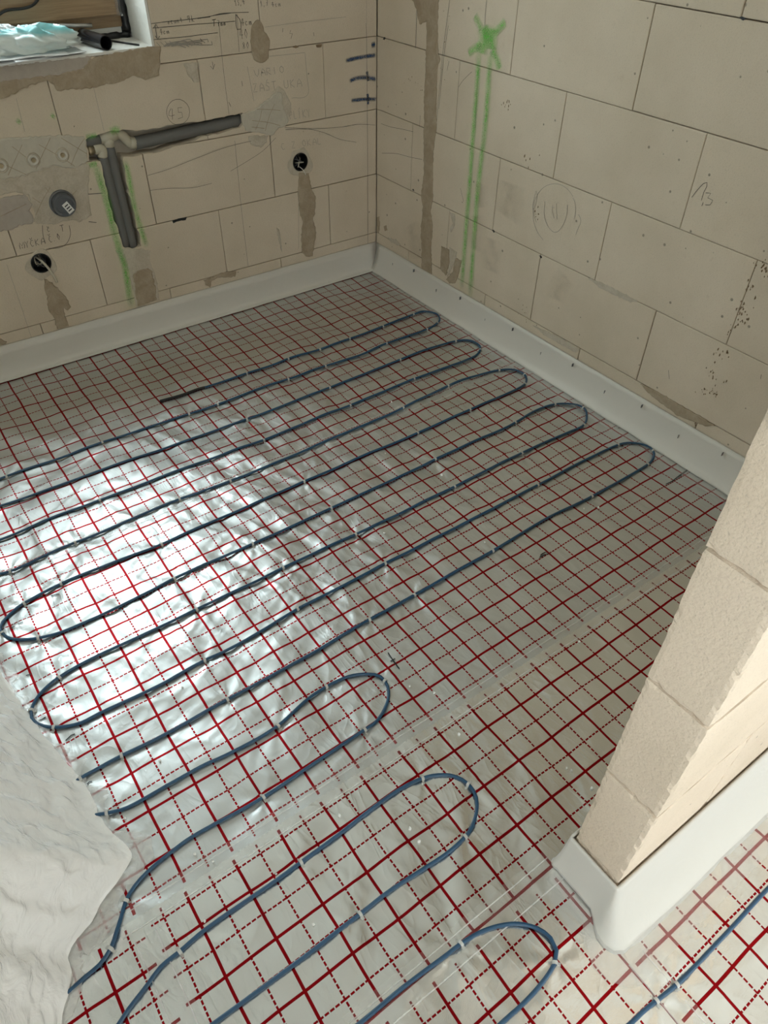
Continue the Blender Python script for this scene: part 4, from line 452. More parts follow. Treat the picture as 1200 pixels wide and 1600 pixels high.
def rough_block(x0,x1,y0,y1,z0,z1,mat,parent,step=.009):
    """sawn block with slightly crumbled arrises"""
    nx,ny,nz=[max(2,int((b-a)/step)) for a,b in ((x0,x1),(y0,y1),(z0,z1))]; nx=min(nx,14)
    xs=np.r_[x0+np.linspace(0,.02,4),np.linspace(x0+.03,x1,max(2,nx-4))]; ys=np.linspace(y0,y1,ny+1); zs=np.linspace(z0,z1,nz+1)
    bm=bmesh.new(); vd={}
    def vert(i,j,k):
        if (i,j,k) not in vd:
            p=np.array([xs[i],ys[j],zs[k]]); lo=np.array([x0,y0,z0]); hi=np.array([x1,y1,z1])
            d=np.minimum(p-lo,hi-p); on=[q for q in range(3) if d[q]<.0005]
            if len(on)>=2:
                n_=float(pn(np.array([p[2]*55+p[1]*31]),np.array([p[0]*47+p[1]*60]),2)[0]); n2=float(pn(np.array([p[2]*160+p[1]*90]),np.array([p[0]*150-p[1]*60]),5)[0])
                pull=.0011+max(0,n_)*.0035+max(0,n2)*.0018
                for q in on: p[q]+=pull if p[q]-lo[q]<.0005 else -pull
            elif len(on)==1:
                q=on[0]; p[q]+=(1 if p[q]-lo[q]<.0005 else -1)*max(0,float(pn(np.array([p[2]*70+p[0]*20]),np.array([p[1]*70-p[0]*30]),9)[0]))*.0007
            vd[i,j,k]=bm.verts.new(p)
        return vd[i,j,k]
    I,J,K_=len(xs)-1,ny,nz
    for k in (0,K_):
        for i in range(I):
            for j in range(J): bm.faces.new([vert(i,j,k),vert(i+1,j,k),vert(i+1,j+1,k),vert(i,j+1,k)])
    for j in (0,J):
        for i in range(I):
            for k in range(K_): bm.faces.new([vert(i,j,k),vert(i+1,j,k),vert(i+1,j,k+1),vert(i,j,k+1)])
    for i in (0,I):
        for j in range(J):
            for k in range(K_): bm.faces.new([vert(i,j,k),vert(i,j+1,k),vert(i,j+1,k+1),vert(i,j,k+1)])
    bmesh.ops.recalc_face_normals(bm,faces=bm.faces)
    m=bpy.data.meshes.new('block'); bm.to_mesh(m); bm.free(); m.materials.append(mat)
    o=bpy.data.objects.new('block',m); C.objects.link(o); o.parent=parent; return o
# partition blocks go right through its thickness
zp=[-.10,.128]+[.128+.252*k for k in range(1,10)]+[HC]
for k,(z0,z1) in enumerate(zip(zp[:-1],zp[1:])):
    first=.50 if k%2==0 else .25
    js=[PX]; x=PX+first
    while x<XH-.02: js.append(x); x+=.4985
    js.append(XH)
    for a,b in zip(js[:-1],js[1:]):
        gp=rb.uniform(.0006,.0012); d0=rb.uniform(0,.002); d1=rb.uniform(0,.0025)
        if a==PX:
            rough_block(a+rb.uniform(0,.003),b-gp,PY1+d1,PY0-d0,z0+.0013,z1-.0013,M['block2'],wall_part); continue
        o=boxes('block',[(a+gp*(a!=PX)+(rb.uniform(0,.003) if a==PX else 0),b-gp,PY1+d1,PY0-d0,z0+gp,z1-gp)],M['block2'],wall_part); bevel(o,.003,2)

# ---- cut the pipe groove and the two socket holes into the blocks
def prism(pts,y0,y1):
    n=len(pts); V=[(x,y0,z) for x,z in pts]+[(x,y1,z) for x,z in pts]
    F=[tuple(range(n)),tuple(reversed(range(n,2*n)))]+[(i,i+n,(i+1)%n+n,(i+1)%n) for i in range(n)]
    o=mesh('cutter',V,F)
    bm=bmesh.new(); bm.from_mesh(o.data); bmesh.ops.recalc_face_normals(bm,faces=bm.faces); bm.to_mesh(o.data); bm.free(); return o
def circle(c,r,n=28): return [(c[0]+r*math.cos(2*math.pi*i/n),c[1]+r*math.sin(2*math.pi*i/n)) for i in range(n)]
def densify(pts,step=.012,amp=.002,seed=1):
    rr=random.Random(seed); out=[]
    for i in range(len(pts)):
        a=Vector(pts[i]);b=Vector(pts[(i+1)%len(pts)]); k=max(1,int((b-a).length/step))
        nrm=Vector((-(b-a).y,(b-a).x)).normalized() if (b-a).length>0 else Vector((0,0))
        for j in range(k):
            p=a.lerp(b,j/k)+nrm*rr.uniform(-amp,amp); out.append((p.x,p.y))
    return out
for pts in (densify(DATA['chase'],.012,.0025),circle(DATA['box1'],.033),circle(DATA['box2'],.034)):
    x0=min(p[0] for p in pts);x1=max(p[0] for p in pts);q0=min(p[1] for p in pts);q1=max(p[1] for p in pts)
    ct=prism(pts,-.05,.06)
    for s,o in back_blocks:
        if s[0]<x1 and s[1]>x0 and s[2]<q1 and s[3]>q0:
            md=o.modifiers.new('cut','BOOLEAN'); md.operation='DIFFERENCE'; md.object=ct; md.solver='EXACT'
            bpy.context.view_layer.update()
            ev=o.evaluated_get(bpy.context.evaluated_depsgraph_get()); nm=bpy.data.meshes.new_from_object(ev)
            o.modifiers.clear(); o.data=nm
            if not nm.materials: nm.materials.append(M['block'])
    bpy.data.objects.remove(ct,do_unlink=True)

# ---- mortar patches: thin uneven slabs with ragged outlines
def w_back(u,z,h): return (u,-h,z)
def w_right(u,z,h): return (-h,u,z)
def collar(to,pts,hole,r,mat,parent,h,seed):
    rr=random.Random(seed); n=48; V=[];F=[]
    ang=sorted((math.atan2(z-hole[1],u-hole[0]),math.hypot(u-hole[0],z-hole[1])) for u,z in densify(pts,.01,.002,seed))
    aa=np.array([a for a,_ in ang]); dd=np.array([d for _,d in ang]); aa=np.r_[aa-2*np.pi,aa,aa+2*np.pi]; dd=np.r_[dd,dd,dd]
    for q in range(4):
        for i in range(n):
            a=-math.pi+2*math.pi*i/n; R=float(np.interp(a,aa,dd)); R=max(R,r+.006)
            rad=[r,r,R-.004,R][q]; hh=[-.004,h,h*rr.uniform(.8,1.1),-.002][q]
            V.append(to(hole[0]+rad*math.cos(a),hole[1]+rad*math.sin(a),hh))
    for q in range(3): F+=[(q*n+i,q*n+(i+1)%n,(q+1)*n+(i+1)%n,(q+1)*n+i) for i in range(n)]
    o=mesh('mortar_collar',V,F,mat,parent); bm=bmesh.new(); bm.from_mesh(o.data); bmesh.ops.recalc_face_normals(bm,faces=bm.faces); bm.to_mesh(o.data); bm.free(); return o
def patch(to,pts,mat,parent,h=.003,seed=0,name='mortar_patch'):
    out=densify(pts,.008,.0022,seed); n=len(out)
    cx=sum(p[0] for p in out)/n; cz=sum(p[1] for p in out)/n
    rr=random.Random(seed)
    V=[to(u,z,-.004) for u,z in out]+[to(u,z,h*rr.uniform(.5,.8)) for u,z in out]
    F=[(i,(i+1)%n,(i+1)%n+n,i+n) for i in range(n)]
    # inset rim so that the slab has a soft shoulder
    ins=[]
    for i in range(n):
        a=Vector(out[i-1]);b=Vector(out[(i+1)%n]);t=(b-a).normalized(); nr=Vector((-t.y,t.x))
        ins.append(nr)
    area=sum(out[i][0]*out[(i+1)%n][1]-out[(i+1)%n][0]*out[i][1] for i in range(n))
    sg=1 if area>0 else -1
    V+=[to(u+sg*d.x*.004,z+sg*d.y*.004,h*rr.uniform(.9,1.1)) for (u,z),d in zip(out,ins)]
    F+=[(i+n,(i+1)%n+n,(i+1)%n+2*n,i+2*n) for i in range(n)]
    F.append(tuple(range(2*n,3*n)))
    o=mesh(name,V,F,mat,parent)
    bm=bmesh.new(); bm.from_mesh(o.data); bmesh.ops.triangulate(bm,faces=[f for f in bm.faces if len(f.verts)>4]); bmesh.ops.recalc_face_normals(bm,faces=bm.faces); bm.to_mesh(o.data); bm.free()
    return o
for i,(n,c,pts) in enumerate(DATA['back_patches']):
    if n=='collar': collar(w_back,pts,min((DATA['box1'],DATA['box2']),key=lambda b:math.hypot(pts[0][0]-b[0],pts[0][1]-b[1])),.0345,M[c],wall_back,.002,i)
    else: patch(w_back,pts,M[c],wall_back,{'brown':.0035,'tan':.002,'grey':.0028,'pale':.004}[c]+i*.00006,i)
for i,(n,c,pts) in enumerate(DATA['right_patches']): patch(w_right,pts,M[c],wall_right,.003 if c=='brown' else .0018,50+i)
# ---- pencil, crayon and spray strokes
def ribbon(name,to,pts,w,mat,parent,h=.0008,step=.01,taper=False):
    P=[Vector((p[0],p[1],0)) for p in pts]; P=catmull(P,step) if len(P)>2 else [P[0].lerp(P[-1],t/4) for t in range(5)]
    V=[];F=[];T=[]
    for i,p in enumerate(P):
        t=(P[min(i+1,len(P)-1)]-P[max(i-1,0)]).normalized(); n=Vector((-t.y,t.x,0))*w/2
        V+=[to(p.x+n.x,p.y+n.y,h),to(p.x-n.x,p.y-n.y,h)]; T+=[(0,i/(len(P)-1)),(1,i/(len(P)-1))]
    for i in range(len(P)-1): F.append((2*i,2*i+1,2*i+3,2*i+2))
    return V,F,T
def strokes(name,to,items,mat,parent,h):
    V=[];F=[];T=[]
    for j,(c,w,pts) in enumerate(items):
        v,f,t=ribbon(name,to,pts,w,mat,parent,h+.00003*j)
        n=len(V); V+=v; T+=t; F+=[tuple(i+n for i in q) for q in f]
    o=mesh(name,V,F,mat,parent)
    uv=o.data.uv_layers.new(name='UVMap')
    for l in o.data.loops: uv.data[l.index].uv=T[l.vertex_index]
    return o
for wall,to,key in ((wall_back,w_back,'back_marks'),(wall_right,w_right,'right_marks')):
    for c,nm in (('pencil','pencil_writing'),('faint','faint_pencil_writing')):
        it=[q for q in DATA[key] if q[0]==c]
        hgt=.0052 if (key=='back_marks' and c=='faint') else .0012
        strokes(nm,to,it,M[c],wall,.0012) if key!='back_marks' or c=='pencil' else None
        if key=='back_marks' and c=='faint':
            # strokes scratched on the raised plaster sit on it
            strokes(nm,to,[q for q in it if not(q[1]==.0018)],M[c],wall,.0014); strokes('plaster_scratches',to,[q for q in it if q[1]==.0018],M['brown'],wall,.0056)
for q in DATA['back_blue']: strokes('crayon_mark',w_back,[q],M['blue'],wall_back,.0012)
strokes('green_spray_marks',w_back,DATA['back_green'],M['green'],wall_back,.006)
strokes('green_spray_marks',w_right,DATA['right_green'],M['green'],wall_right,.004)

V=[];F=[]; rf=random.Random(9)
for y,z,r in DATA['right_flecks']:
    n=len(V); a0=rf.uniform(0,6.28); k=6
    V.append((-.0022,y,z)); V+=[(-.0004,y+r*.75*rf.uniform(.25,.9)*math.cos(a0+6.283*i/k),z+r*1.5*rf.uniform(.25,.9)*math.sin(a0+6.283*i/k)) for i in range(k)]
    F+=[(n,n+1+i,n+1+(i+1)%k) for i in range(k)]
fk=mesh('mortar_flecks',V,F,M['fleck'],wall_right); tag(fk,kind='stuff')
for j,(y,z) in enumerate(DATA['right_chips']):
    pts=[(y+.009*rf.uniform(.5,1)*math.cos(6.283*i/9),z+.006*rf.uniform(.5,1)*math.sin(6.283*i/9)) for i in range(9)]; patch(w_right,pts,M['black'],wall_right,.0008,80+j,'joint_chip')  # black stands for the shade inside chipped joint voids
for j,pts in enumerate(DATA['back_chips']): patch(w_back,pts,M['black'] if j==0 else M['fleck'],wall_back,.0009,90+j,'joint_chip')  # the black one paints a void's shade, the rest are brown
for q in DATA['right_stains']: strokes('damp_stain',w_right,[q],M['stain'],wall_right,.0010)

# ------------------------------------------------------------------ window
win=empty('window_1',(WX1-.4,.2,WZ0)); tag(win,'oak-look window with black sealing tape in a white reveal','window',kind='structure')
def W(o): return put(o,win)
W(boxes('reveal_jamb',[(WX1,WX1+e,0,.30,WZ0-e,WZ1)],M['plaster'])); W(boxes('reveal_jamb',[(WX0-e,WX0,0,.30,WZ0-e,WZ1)],M['plaster']))
W(boxes('reveal_head',[(WX0-e,WX1+e,0,.30,WZ1,WZ1+e)],M['plaster'])); W(boxes('window_sill',[(WX0-e,WX1,-.002,.30,WZ0-e,WZ0)],M['plaster']))
fy0,fy1=.185,.25
W(bevel(boxes('window_frame',[(WX0+.012,WX1-.02,fy0,fy1,.993,1.045),(WX0+.012,WX1-.02,fy0,fy1,WZ1-.06,WZ1-.01),(WX1-.08,WX1-.02,fy0,fy1,1.045,WZ1-.06),(WX0+.012,WX0+.07,fy0,fy1,1.045,WZ1-.06)],M['wood']),.002))
W(bevel(boxes('frame_extension',[(WX0+.012,WX1-.025,fy0+.003,fy1,.972,.993)],M['plaster']),.001))
sash=W(bevel(boxes('window_sash',[(WX0+.035,WX1-.037,fy0-.022,fy1-.01,1.029,1.125),(WX0+.035,WX1-.037,fy0-.022,fy1-.01,WZ1-.13,WZ1-.035),(WX1-.125,WX1-.037,fy0-.022,fy1-.01,1.125,WZ1-.13),(WX0+.035,WX0+.12,fy0-.022,fy1-.01,1.125,WZ1-.13)],M['wood']),.003))
put(boxes('pane',[(WX0+.12,WX1-.125,fy0+.01,fy0+.026,1.125,WZ1-.13)],M['glass']),sash)
W(boxes('light_leak_filler',[(WX1-.022,WX1,.192,.262,WZ0,WZ1),(WX0,WX0+.014,.192,.262,WZ0,WZ1),(WX0,WX1,.192,.262,WZ0,.974),(WX0,WX1,.192,.262,WZ1-.012,WZ1)],M['tape']))  # dark filler added to stop sky leaking in round the frame
def lumpy_strip(name,pts,r,mat,seed):
    rr=random.Random(seed); P=catmull(pts,.01)
    return tube(name,P,r,mat,None,7,True,[r*rr.uniform(.75,1.3) for _ in P])
W(lumpy_strip('sealing_tape',[(WX1-.010,.178,WZ0+.012),(WX1-.012,.176,1.10),(WX1-.010,.178,1.4),(WX1-.012,.178,2.1)],.013,M['tape'],1))
W(lumpy_strip('sealing_tape',[(WX1-.008,.176,WZ0+.008),(-1.10,.174,WZ0+.008),(-1.4,.174,WZ0+.008),(-1.9,.174,WZ0+.008)],.010,M['tape'],2))
W(loft('film_flap',[[(WX1-.043+.006*math.sin(i*1.7),.172-.006*math.cos(i*1.1),1.028+.02*i+.004*(j%2)) if j==0 else (WX1-.022-.010*(j-1)*0+.004*math.sin(i*2.3+j),.166-.008*math.sin(i*1.3),1.024+.02*i) for j in range(3)] for i in range(8)],M['apron']))
rail=tube('metal_rail',[(-1.125,.158,1.018),(-1.05,.156,1.011),(-1.02,.155,1.009)],.006,M['alu'],None,8); W(rail)
cb=tube('black_lead',catmull([(-1.36,.150,1.02),(-1.30,.150,1.055),(-1.27,.152,1.068),(-1.21,.154,1.070),(-1.18,.156,1.078),(-1.155,.157,1.105),(-1.15,.158,1.20)],.01),.004,M['black'],None,8)
tag(cb,'thin black lead hanging across the oak window sash','cable')
# things on the sill
def sheet_paper(name,cx,cy,w,d,rz,z,label,curl=.0):
    rows=[]
    for i in range(9):
        r=[]
        for j in range(13):
            u=(j/12-.5)*w; v=(i/8-.5)*d
            x=cx+u*math.cos(rz)-v*math.sin(rz); y=cy+u*math.sin(rz)+v*math.cos(rz)
            zz=z+.0015*math.sin(j*.9+cx*9)+ .001*math.cos(i*1.2)
            if y<0: zz-=curl*(y/.03)**2*.004
            r.append((x,y,zz))
        rows.append(r)
    o=loft(name,rows,M['paper']); md=o.modifiers.new('thick','SOLIDIFY'); md.thickness=.0012
    tag(o,label,'paper','papers on the window sill'); return o
sheet_paper('paper_sheet',-1.345,.060,.32,.165,.03,.966,'wide printed paper sheet lying under the plastic bag on the sill',1)
sheet_paper('paper_sheet',-1.22,.040,.22,.12,.12,.9705,'smaller white paper angled across the sheets at the sill edge',1)
sheet_paper('paper_sheet',-1.30,.050,.28,.14,-.05,.975,'topmost paper sheet directly beneath the crumpled bag',1)
def crumpled(name,c,rx,ry,rz,mat,seed,flat=.8,amp=.22,freq=4,sub=4,rot=0):
    bm=bmesh.new(); bmesh.ops.create_icosphere(bm,subdivisions=sub,radius=1)
    co=np.array([v.co[:] for v in bm.verts]); 
    n=pn(co[:,0]*freq+co[:,2]*2,co[:,1]*freq-co[:,2]*1.5,seed)+.5*np.abs(pn(co[:,0]*freq*2.3-co[:,2]*3,co[:,1]*freq*2.3+co[:,2],seed+3))
    for v,k in zip(bm.verts,n):
        s=1+amp*k; p=v.co*s
        if p.z<-.55: p.z=-.55+(p.z+.55)*.15
        x,y=p.x*rx,p.y*ry
        v.co=(x*math.cos(rot)-y*math.sin(rot),x*math.sin(rot)+y*math.cos(rot),p.z*rz)
    m=bpy.data.meshes.new(name); bm.to_mesh(m); bm.free(); m.materials.append(mat)
    m.polygons.foreach_set('use_smooth',[True]*len(m.polygons))
    o=bpy.data.objects.new(name,m); C.objects.link(o); o.location=c; return o
bag=empty('plastic_bag',(-1.23,.055,.977)); tag(bag,'crumpled white plastic bag with teal print on the papers','bag')
b1=crumpled('bag_body',(-1.235,.05,1.000),.118,.052,.036,M['bagprint'],2,amp=.44,freq=3.7,rot=.10); put(b1,bag)
rows=[]
for i in range(7):
    r=[]
    for j in range(9):
        u=j/8; v=i/6
        r.append((-1.235+.09*u+.02*v*(1-u)+.006*math.sin(5*u+3*v), .075+.02*v+.010*math.sin(9*u+2*v)-.05*u, 1.012+.036*v*(1-.8*u)*(1-.5*(1-u)**3)+.004*math.sin(7*u)))
    rows.append(r)
b2=loft('bag_flap',rows,M['bagprint']); put(b2,bag)
cp=crumpled('clear_wrapper',(-1.33,.09,1.012),.06,.045,.036,M['clear'],9,amp=.5,freq=3,rot=-.2); tag(cp,'clear crumpled plastic wrapper left of the white bag','wrapper')
# short black pipe offcut
pc=empty('pipe_offcut',(-1.055,.06,WZ0)); tag(pc,'short black pipe offcut with dark open end on the sill','pipe')
def ring_pipe(name,a,b,r0,r1,mat,parent,seg=24):
    a=Vector(a);b=Vector(b);t=(b-a).normalized();s=t.cross(Vector((0,0,1))).normalized();u=s.cross(t)
    V=[];
    for p,r in ((a,r1),(b,r1),(b,r0),(a,r0)):
        for k in range(seg):
            an=2*math.pi*k/seg; V.append(p+s*(r*math.cos(an))+u*(r*math.sin(an)))
    F=[]
    for q in range(4):
        for k in range(seg): F.append((q*seg+k,q*seg+(k+1)%seg,((q+1)%4)*seg+(k+1)%seg,((q+1)%4)*seg+k))
    o=mesh(name,V,F,mat,None,False); bm=bmesh.new(); bm.from_mesh(o.data); bmesh.ops.recalc_face_normals(bm,faces=bm.faces); bm.to_mesh(o.data); bm.free()
    for pl in o.data.polygons: pl.use_smooth=True
    md=o.modifiers.new('edge','EDGE_SPLIT'); md.split_angle=math.radians(40)
    return put(o,parent)
ring_pipe('pipe_wall',(-1.055,.155,WZ0+.021),(-1.033,.008,WZ0+.021),.0180,.0205,plain('glossy_black_pipe',(.015,.015,.018),.22),pc)
o=mesh('pipe_stop',[(x,.150,z) for x,z in circle((-1.054,WZ0+.021),.0182,20)],[tuple(range(20))],M['black']); put(o,pc)
rods=tube('thin_rod',[(-.975,.13,WZ0+.003),(-.925,.02,WZ0+.003)],.003,M['black'],None,6); tag(rods,'thin dark rod lying beside the pipe offcut on the sill','rod')

# ------------------------------------------------------------------ pipes in the groove
D=DATA
def W3(k,y): return (D[k][0],y,D[k][1])
sup=empty('insulated_pipe',(D['t'][0],.03,D['v1'][1])); tag(sup,'grey-sleeved water pipe with beige tee and long horizontal run','pipe','insulated water pipes in the groove')
def PA(o): return put(o,sup)
PA(tube('foam_sleeve',catmull([W3('h0',.030),W3('h1',.030)],.03),.0205,M['sleeve'],None,14))
PA(tube('foam_sleeve',[W3('s0',.024),W3('s1',.022)],.0185,M['sleeve'],None,14))
PA(tube('foam_sleeve',catmull([W3('tv',.020),W3('v1',.024)],.03),.0175,M['sleeve'],None,14))
PA(tube('tee_fitting',[W3('s1',.022),W3('t',.021),(D['t'][0]+.03,.021,D['t'][1]+.004)],.0195,M['ppr'],None,14))
PA(tube('tee_branch',[W3('t',.021),(D['tv'][0],.020,D['tv'][1]-.004)],.0185,M['ppr'],None,14))
PA(tube('elbow_fitting',catmull([(D['t'][0]+.02,.021,D['t'][1]+.003),W3('e2',.021),W3('e1',.026),W3('h0',.030)],.006),.0165,M['ppr'],None,14))
PA(tube('fitting_collar',[W3('e1',.026),(D['h0'][0]+.004,.030,D['h0'][1])],.0195,M['ppr'],None,14))
ret=empty('insulated_pipe',(D['be'][0],.03,D['w1'][1])); tag(ret,'grey-sleeved pipe with single beige elbow, left of the pair','pipe','insulated water pipes in the groove')
def PB(o): return put(o,ret)
PB(tube('foam_sleeve',catmull([W3('bv',.016),W3('w1',.022)],.03),.0170,M['sleeve'],None,14))
PB(tube('elbow_fitting',catmull([W3('b1',.018),W3('be',.016),W3('bv',.016)],.005),.0165,M['ppr'],None,14))
PB(tube('brass_stub',[W3('b0',.020),W3('b1',.018)],.0135,M['brass'],None,14)); PB(tube('brass_nut',[(D['b1'][0]-.022,.018,D['b1'][1]-.001),(D['b1'][0]-.008,.018,D['b1'][1])],.0165,M['brass'],None,6))

# ------------------------------------------------------------------ sockets, drain, outlets
def socket(c,label,seed):
    t=empty('socket_box',(c[0],0,c[1])); tag(t,label,'socket','flush socket boxes')
    n=28; V=[];F=[]
    prof=[(.034,-.0025),(.0305,-.003),(.030,.045),(.0001,.045)]
    for r,y in prof: V+=[(c[0]+r*math.cos(2*math.pi*i/n),y,c[1]+r*math.sin(2*math.pi*i/n)) for i in range(n)]
    for q in range(3): F+=[(q*n+i,q*n+(i+1)%n,(q+1)*n+(i+1)%n,(q+1)*n+i) for i in range(n)]
    put(mesh('box_shell',V,F,M['black']),t)
    rr=random.Random(seed)
    for i in range(4):
        a=rr.uniform(0,6.28); p=[(c[0]+.018*math.cos(a),.04,c[1]+.018*math.sin(a)),(c[0]+rr.uniform(-.02,.02),.018,c[1]+rr.uniform(-.015,.02)),(c[0]+rr.uniform(-.018,.018),.006,c[1]+rr.uniform(-.02,.01)),(c[0]+rr.uniform(-.016,.016),.028,c[1]+rr.uniform(-.024,.0))]
        put(tube('wire',catmull(p,.004),.0018,M['wire'] if i%2 else M['greypvc'],None,6),t)
    return t
s1=socket(D['box1'],'round black socket box with coiled wires, right, nearest the corner',3)
put(tube('wire',catmull([(D['box1'][0],.01,D['box1'][1]-.02),(D['box1'][0]+.008,-.006,D['box1'][1]-.03),(D['box1'][0]+.018,-.008,D['box1'][1]-.05)],.004),.0012,M['white'],None,6),s1)
s2=socket(D['box2'],'round black socket box with cable hanging out, lower left',8)
put(tube('hanging_cable',catmull([(D['box2'][0]-.004,.03,D['box2'][1]+.012),(D['box2'][0]+.005,-.004,D['box2'][1]+.004),(D['box2'][0]+.022,-.012,D['box2'][1]-.035),(D['box2'][0]+.030,-.008,D['box2'][1]-.075)],.005),.0042,M['wire'],None,8),s2)
dr=empty('drain_pipe',(D['drain'][0],0,D['drain'][1])); tag(dr,'grey capped drain pipe with a white sticker in the wall','drain')
c=D['drain']
def disc_lathe(name,c,prof,mat,parent,n=32,ax=0.0):
    V=[];F=[]
    for r,y in prof: V+=[(c[0]+r*math.cos(2*math.pi*i/n),y,c[1]+r*math.sin(2*math.pi*i/n)) for i in range(n)]
    for q in range(len(prof)-1): F+=[(q*n+i,q*n+(i+1)%n,(q+1)*n+(i+1)%n,(q+1)*n+i) for i in range(n)]
    o=mesh(name,V,F,mat,None); bm=bmesh.new(); bm.from_mesh(o.data); bmesh.ops.recalc_face_normals(bm,faces=bm.faces); bm.to_mesh(o.data); bm.free()
    for p in o.data.polygons: p.use_smooth=True
    o.modifiers.new('edge','EDGE_SPLIT').split_angle=math.radians(35)
    return put(o,parent)
disc_lathe('pipe_socket',c,[(.043,.02),(.043,-.010),(.039,-.012),(.038,.0)],M['greypvc'],dr)
disc_lathe('end_cap',c,[(.0375,.0),(.0375,-.028),(.035,-.032),(.028,-.032),(.027,-.030),(.0001,-.030)],plain('dark_grey_cap',(.10,.105,.115),.38),dr)
stk=o=boxes('sticker',[(-.011,.011,-.0006,.0006,-.018,.018)],M['white']); o.rotation_euler=(0,math.radians(-28),0); o.location=(c[0]+.008,-.0325,c[1]-.008); put(o,dr)
for i in range(3):
    o=boxes('sticker_print',[(-.007,.007,-.0004,.0004,-.0016,.0016)],M['black']); o.rotation_euler=(0,math.radians(-28),0); k=(i-1)*.009; o.location=(c[0]+.008+k*math.sin(math.radians(-28)),-.0336,c[1]-.008+k*math.cos(math.radians(-28))); bpy.context.view_layer.update(); o.parent=stk; o.matrix_parent_inverse=stk.matrix_world.inverted()
for i,c in enumerate(D['outlets']):
    t=empty('water_outlet',(c[0],0,c[1])); tag(t,['pale threaded water outlet nearest the pipes, right of three','pale threaded water outlet, middle of the three','pale threaded water outlet, leftmost at the picture edge'][i],'outlet','water outlets in the plaster')
    disc_lathe('outlet_ring',c,[(.0150,.004),(.0150,-.010),(.0135,-.012),(.009,-.011),(.0075,-.008)],M['outlet'],t,24)
    disc_lathe('outlet_bore',c,[(.0075,-.008),(.0055,-.0075),(.005,-.0095),(.0001,-.0095)],M['brass'],t,16)
    disc_lathe('plaster_rim',c,[(.024,-.003),(.021,-.0065),(.0178,-.0045)],M['tan'],t,24)

# ------------------------------------------------------------------ foil sheets on the floor
clipP=np.array(D['clips'])
rs=np.random.RandomState(11); cph=rs.rand(len(clipP))*6.28; cn=rs.randint(5,9,len(clipP)); cam_=rs.uniform(.4,1.0,len(clipP))
def height(x,y):
    x=np.asarray(x,float); y=np.asarray(y,float)
    amp=np.interp(y,[-3.5,-2.6,-2.2,-1.9,-1.2,-.6,-.15,-.02],[.0012,.0012,.0018,.0022,.0032,.0038,.0034,.0004])
    amp=amp*np.interp(x,[-2.2,-2.1,-.14,-.05],[.6,1,1,.3])
    q=pn(x/.105+.3*pn(x/.3,y/.3,4),y/.12,1)+.22*pn(x/.05,y/.07,2)+.6*pn(x/.25,y/.2,5)
    h=amp*q*1.5
    # drawn folds running towards the camera in the middle of the floor
    fold=np.exp(-((y+1.35)/.55)**2)*np.exp(-((x+1.45)/.6)**2)
    a=.45; u=x*math.cos(a)+y*math.sin(a); v=-x*math.sin(a)+y*math.cos(a)
    h=h+fold*(.0020*(1-np.abs(pn(u/.05,v/.35,7))*2)+.0009*(1-np.abs(pn((x*.85+y*.5)/.16,(y*.85-x*.5)/.035,14))*2))
    # thin sharp creases
    cr=np.clip(1-np.abs(pn(x/.13+y/.4,y/.30-x/.5,8))*9,0,1)+np.clip(1-np.abs(pn(x/.22-y/.3,y/.16,10))*11,0,1)*.8
    h=h+.0014*cr*np.interp(y,[-2.6,-1.9,-1.5,-.5,-.3],[.6,.6,1,1,.2])
    # long soft folds near the doorway
    f2=np.clip((-2.0-y)/.25,0,1)
    h=h+f2*.0026*pn((x*.8-y*.6)/.07,(x*.6+y*.8)/.5,9)
    # creases pulled together at the ties
    for (cx,cy),ph,n,k in zip(clipP,cph,cn,cam_):
        dx=x-cx;dy=y-cy;r=np.hypot(dx,dy); m=r<.16
        if not np.any(m): continue
        rm=r[m]; th=np.arctan2(dy[m],dx[m])
        h[m]+=k*.0024*np.sin(n*th+ph)*np.exp(-rm/.055)*np.clip(rm/.012,0,1) - .0012*np.exp(-(rm/.02)**2)
    # gathers along the taped seam
    h=h+.0020*np.exp(-(np.abs(y+1.0)/.05)**1.3)*pn(x/.022,y/.2,12)
    return h
def hz_at(x,y): return float(height(np.array([x]),np.array([y]))[0])
